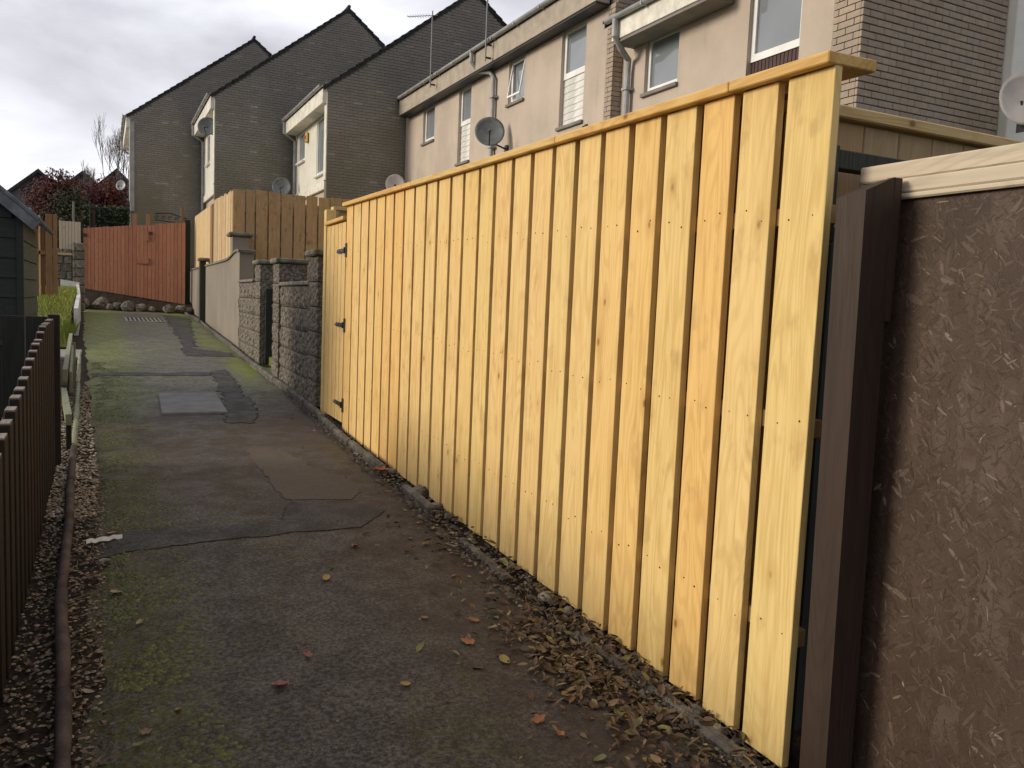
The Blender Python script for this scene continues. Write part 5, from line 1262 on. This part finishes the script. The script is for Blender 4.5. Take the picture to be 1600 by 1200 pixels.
# ------------------------------------------------------------------ fallen leaves one can tell apart
def leaf_mesh(kind, seed):
    random.seed(seed); mb = MB()
    if kind == 'lobed':
        pts = []
        for i in range(20):
            a = 2*pi*i/20; r = (.62+.38*abs(cos(a*2.5+.4*sin(a)))*(1.1 if cos(a) > 0 else .75))*rn(.74, 1.12); pts.append((cos(a)*r, sin(a)*r*.82))
    else:
        pts = []
        for i in range(14):
            a = 2*pi*i/14; pts.append((cos(a), sin(a)*.55*(1-.25*cos(a))*rn(.93, 1.07)))
    cu = rn(.25, .75); V = [(x, y, cu*(x*x*.5+abs(y)*.8)+rn(-.02, .03)) for x, y in pts]; ce = [(x*.5, y*.5, cu*(x*x*.12+abs(y)*.3)) for x, y in pts]; n_ = len(pts)
    mb.add(V+ce+[(0, 0, 0)], [(i, (i+1) % n_, n_+(i+1) % n_, n_+i) for i in range(n_)]+[(n_+i, n_+(i+1) % n_, 2*n_) for i in range(n_)])
    mb.tube([(-.9, 0, cu*.4), (-1.5, .1, .05)], .03, 4, False)
    me = bpy.data.meshes.new('fallen_leaf'); me.from_pydata([tuple(p) for p in mb.v], [], mb.f); return me
LV = [(.49, 2.5, .030, 'red', 'lobed', 'curled crimson leaf, largest on the near middle of the path'), (.61, 2.69, .020, 'red', 'lobed', 'dull red leaf just beyond the curled crimson one'),
      (.85, 2.38, .018, 'yellow', 'oval', 'yellow-green leaf alone in the middle of the dark asphalt'), (1.09, 2.86, .013, 'orange', 'oval', 'tiny orange leaf on bare asphalt left of the leaf heap'),
      (1.26, 2.78, .019, 'orange', 'oval', 'bright orange oval leaf above the reddish lobed one'), (1.16, 2.6, .028, 'orange', 'lobed', 'rust lobed leaf left of the leaf heap'),
      (1.30, 2.68, .022, 'pale', 'oval', 'tan oval leaf right of the rust lobed leaf'), (1.17, 1.95, .018, 'orange', 'oval', 'orange-red oval leaf below the leaf heap'),
      (1.06, 3.73, .028, 'red', 'lobed', 'flattened pink-red leaf by the middle of the fence foot'), (1.40, 3.69, .026, 'yellow', 'oval', 'pale yellow leaf right of the flattened pink-red one'),
      (.03, 4.29, .022, 'orange', 'oval', 'orange leaf on moss beyond the white plastic strip'), (.04, 3.48, .022, 'pale', 'oval', 'pale salmon leaf on moss nearer than the white plastic strip'),
      (.11, 3.13, .016, 'pale', 'oval', 'small cream leaf on the mossy left margin'), (.84, 3.38, .024, 'yellow', 'oval', 'yellowish leaf on the brown seam of the path'),
      (.10, 2.36, .018, 'brown', 'lobed', 'brown lobed leaf on moss at the bottom left'), (.19, 2.46, .016, 'brown', 'oval', 'small brown leaf between moss and asphalt at lower left'),
      (-.06, 2.91, .022, 'brown', 'lobed', 'tan lobed leaf touching the left edging'), (-.05, 2.70, .020, 'pale', 'oval', 'pale brown leaf by the left edging below the tan one'),
      (1.33, 1.74, .018, 'yellow', 'oval', 'bright yellow leaf at the bottom edge of the picture'), (1.21, 1.80, .018, 'green', 'oval', 'green-yellow leaf at the bottom left of the bright yellow one'),
      (1.22, 2.42, .024, 'yellow', 'oval', 'pale yellow leaf on the left end of the leaf heap'), (1.38, 2.20, .028, 'green', 'oval', 'olive leaf on the near side of the leaf heap'),
      (1.15, 2.05, .022, 'orange', 'lobed', 'orange crumpled leaf left of the leaf heap, nearest side'), (1.48, 2.68, .03, 'orange', 'lobed', 'rusty lobed leaf on the far end of the leaf heap'),
      (1.45, 2.35, .028, 'brown', 'lobed', 'big brown leaf in the middle of the leaf heap'), (1.33, 2.30, .024, 'brown', 'oval', 'brown oval leaf in front of the leaf heap'), (1.40, 2.0, .022, 'green', 'oval', 'green leaf under the dry stems at lower right'),
      (1.62, 5.15, .05, 'orange', 'lobed', 'orange-brown dead fern leaf over the kerb break'), (1.3, 2.15, .02, 'yellow', 'oval', 'speckled yellow leaf before the olive leaf'), (1.37, 1.88, .02, 'green', 'oval', 'upturned green leaf near the bottom edge by the verge'),
      (.08, 2.30, .014, 'green', 'oval', 'small bright green leaf by the left edging near the bottom')]
for i, (x, y, s, cn, kd, lb) in enumerate(LV):
    me = leaf_mesh(kd, 300+i); me.materials.append(LC[cn]); z = (pathz(x, y) if x < kx(y)-.05 else g(y)+.02)+.006
    o = put('fallen_leaf', me, None, (x, y, z)); o.scale = (s*1.15, s*1.15, s*1.15); random.seed(i); o.rotation_euler = (rn(-.25, .25), rn(-.25, .25), rn(0, 6.28)); tag(o, lb, 'leaf', 'autumn leaves fallen on the path')
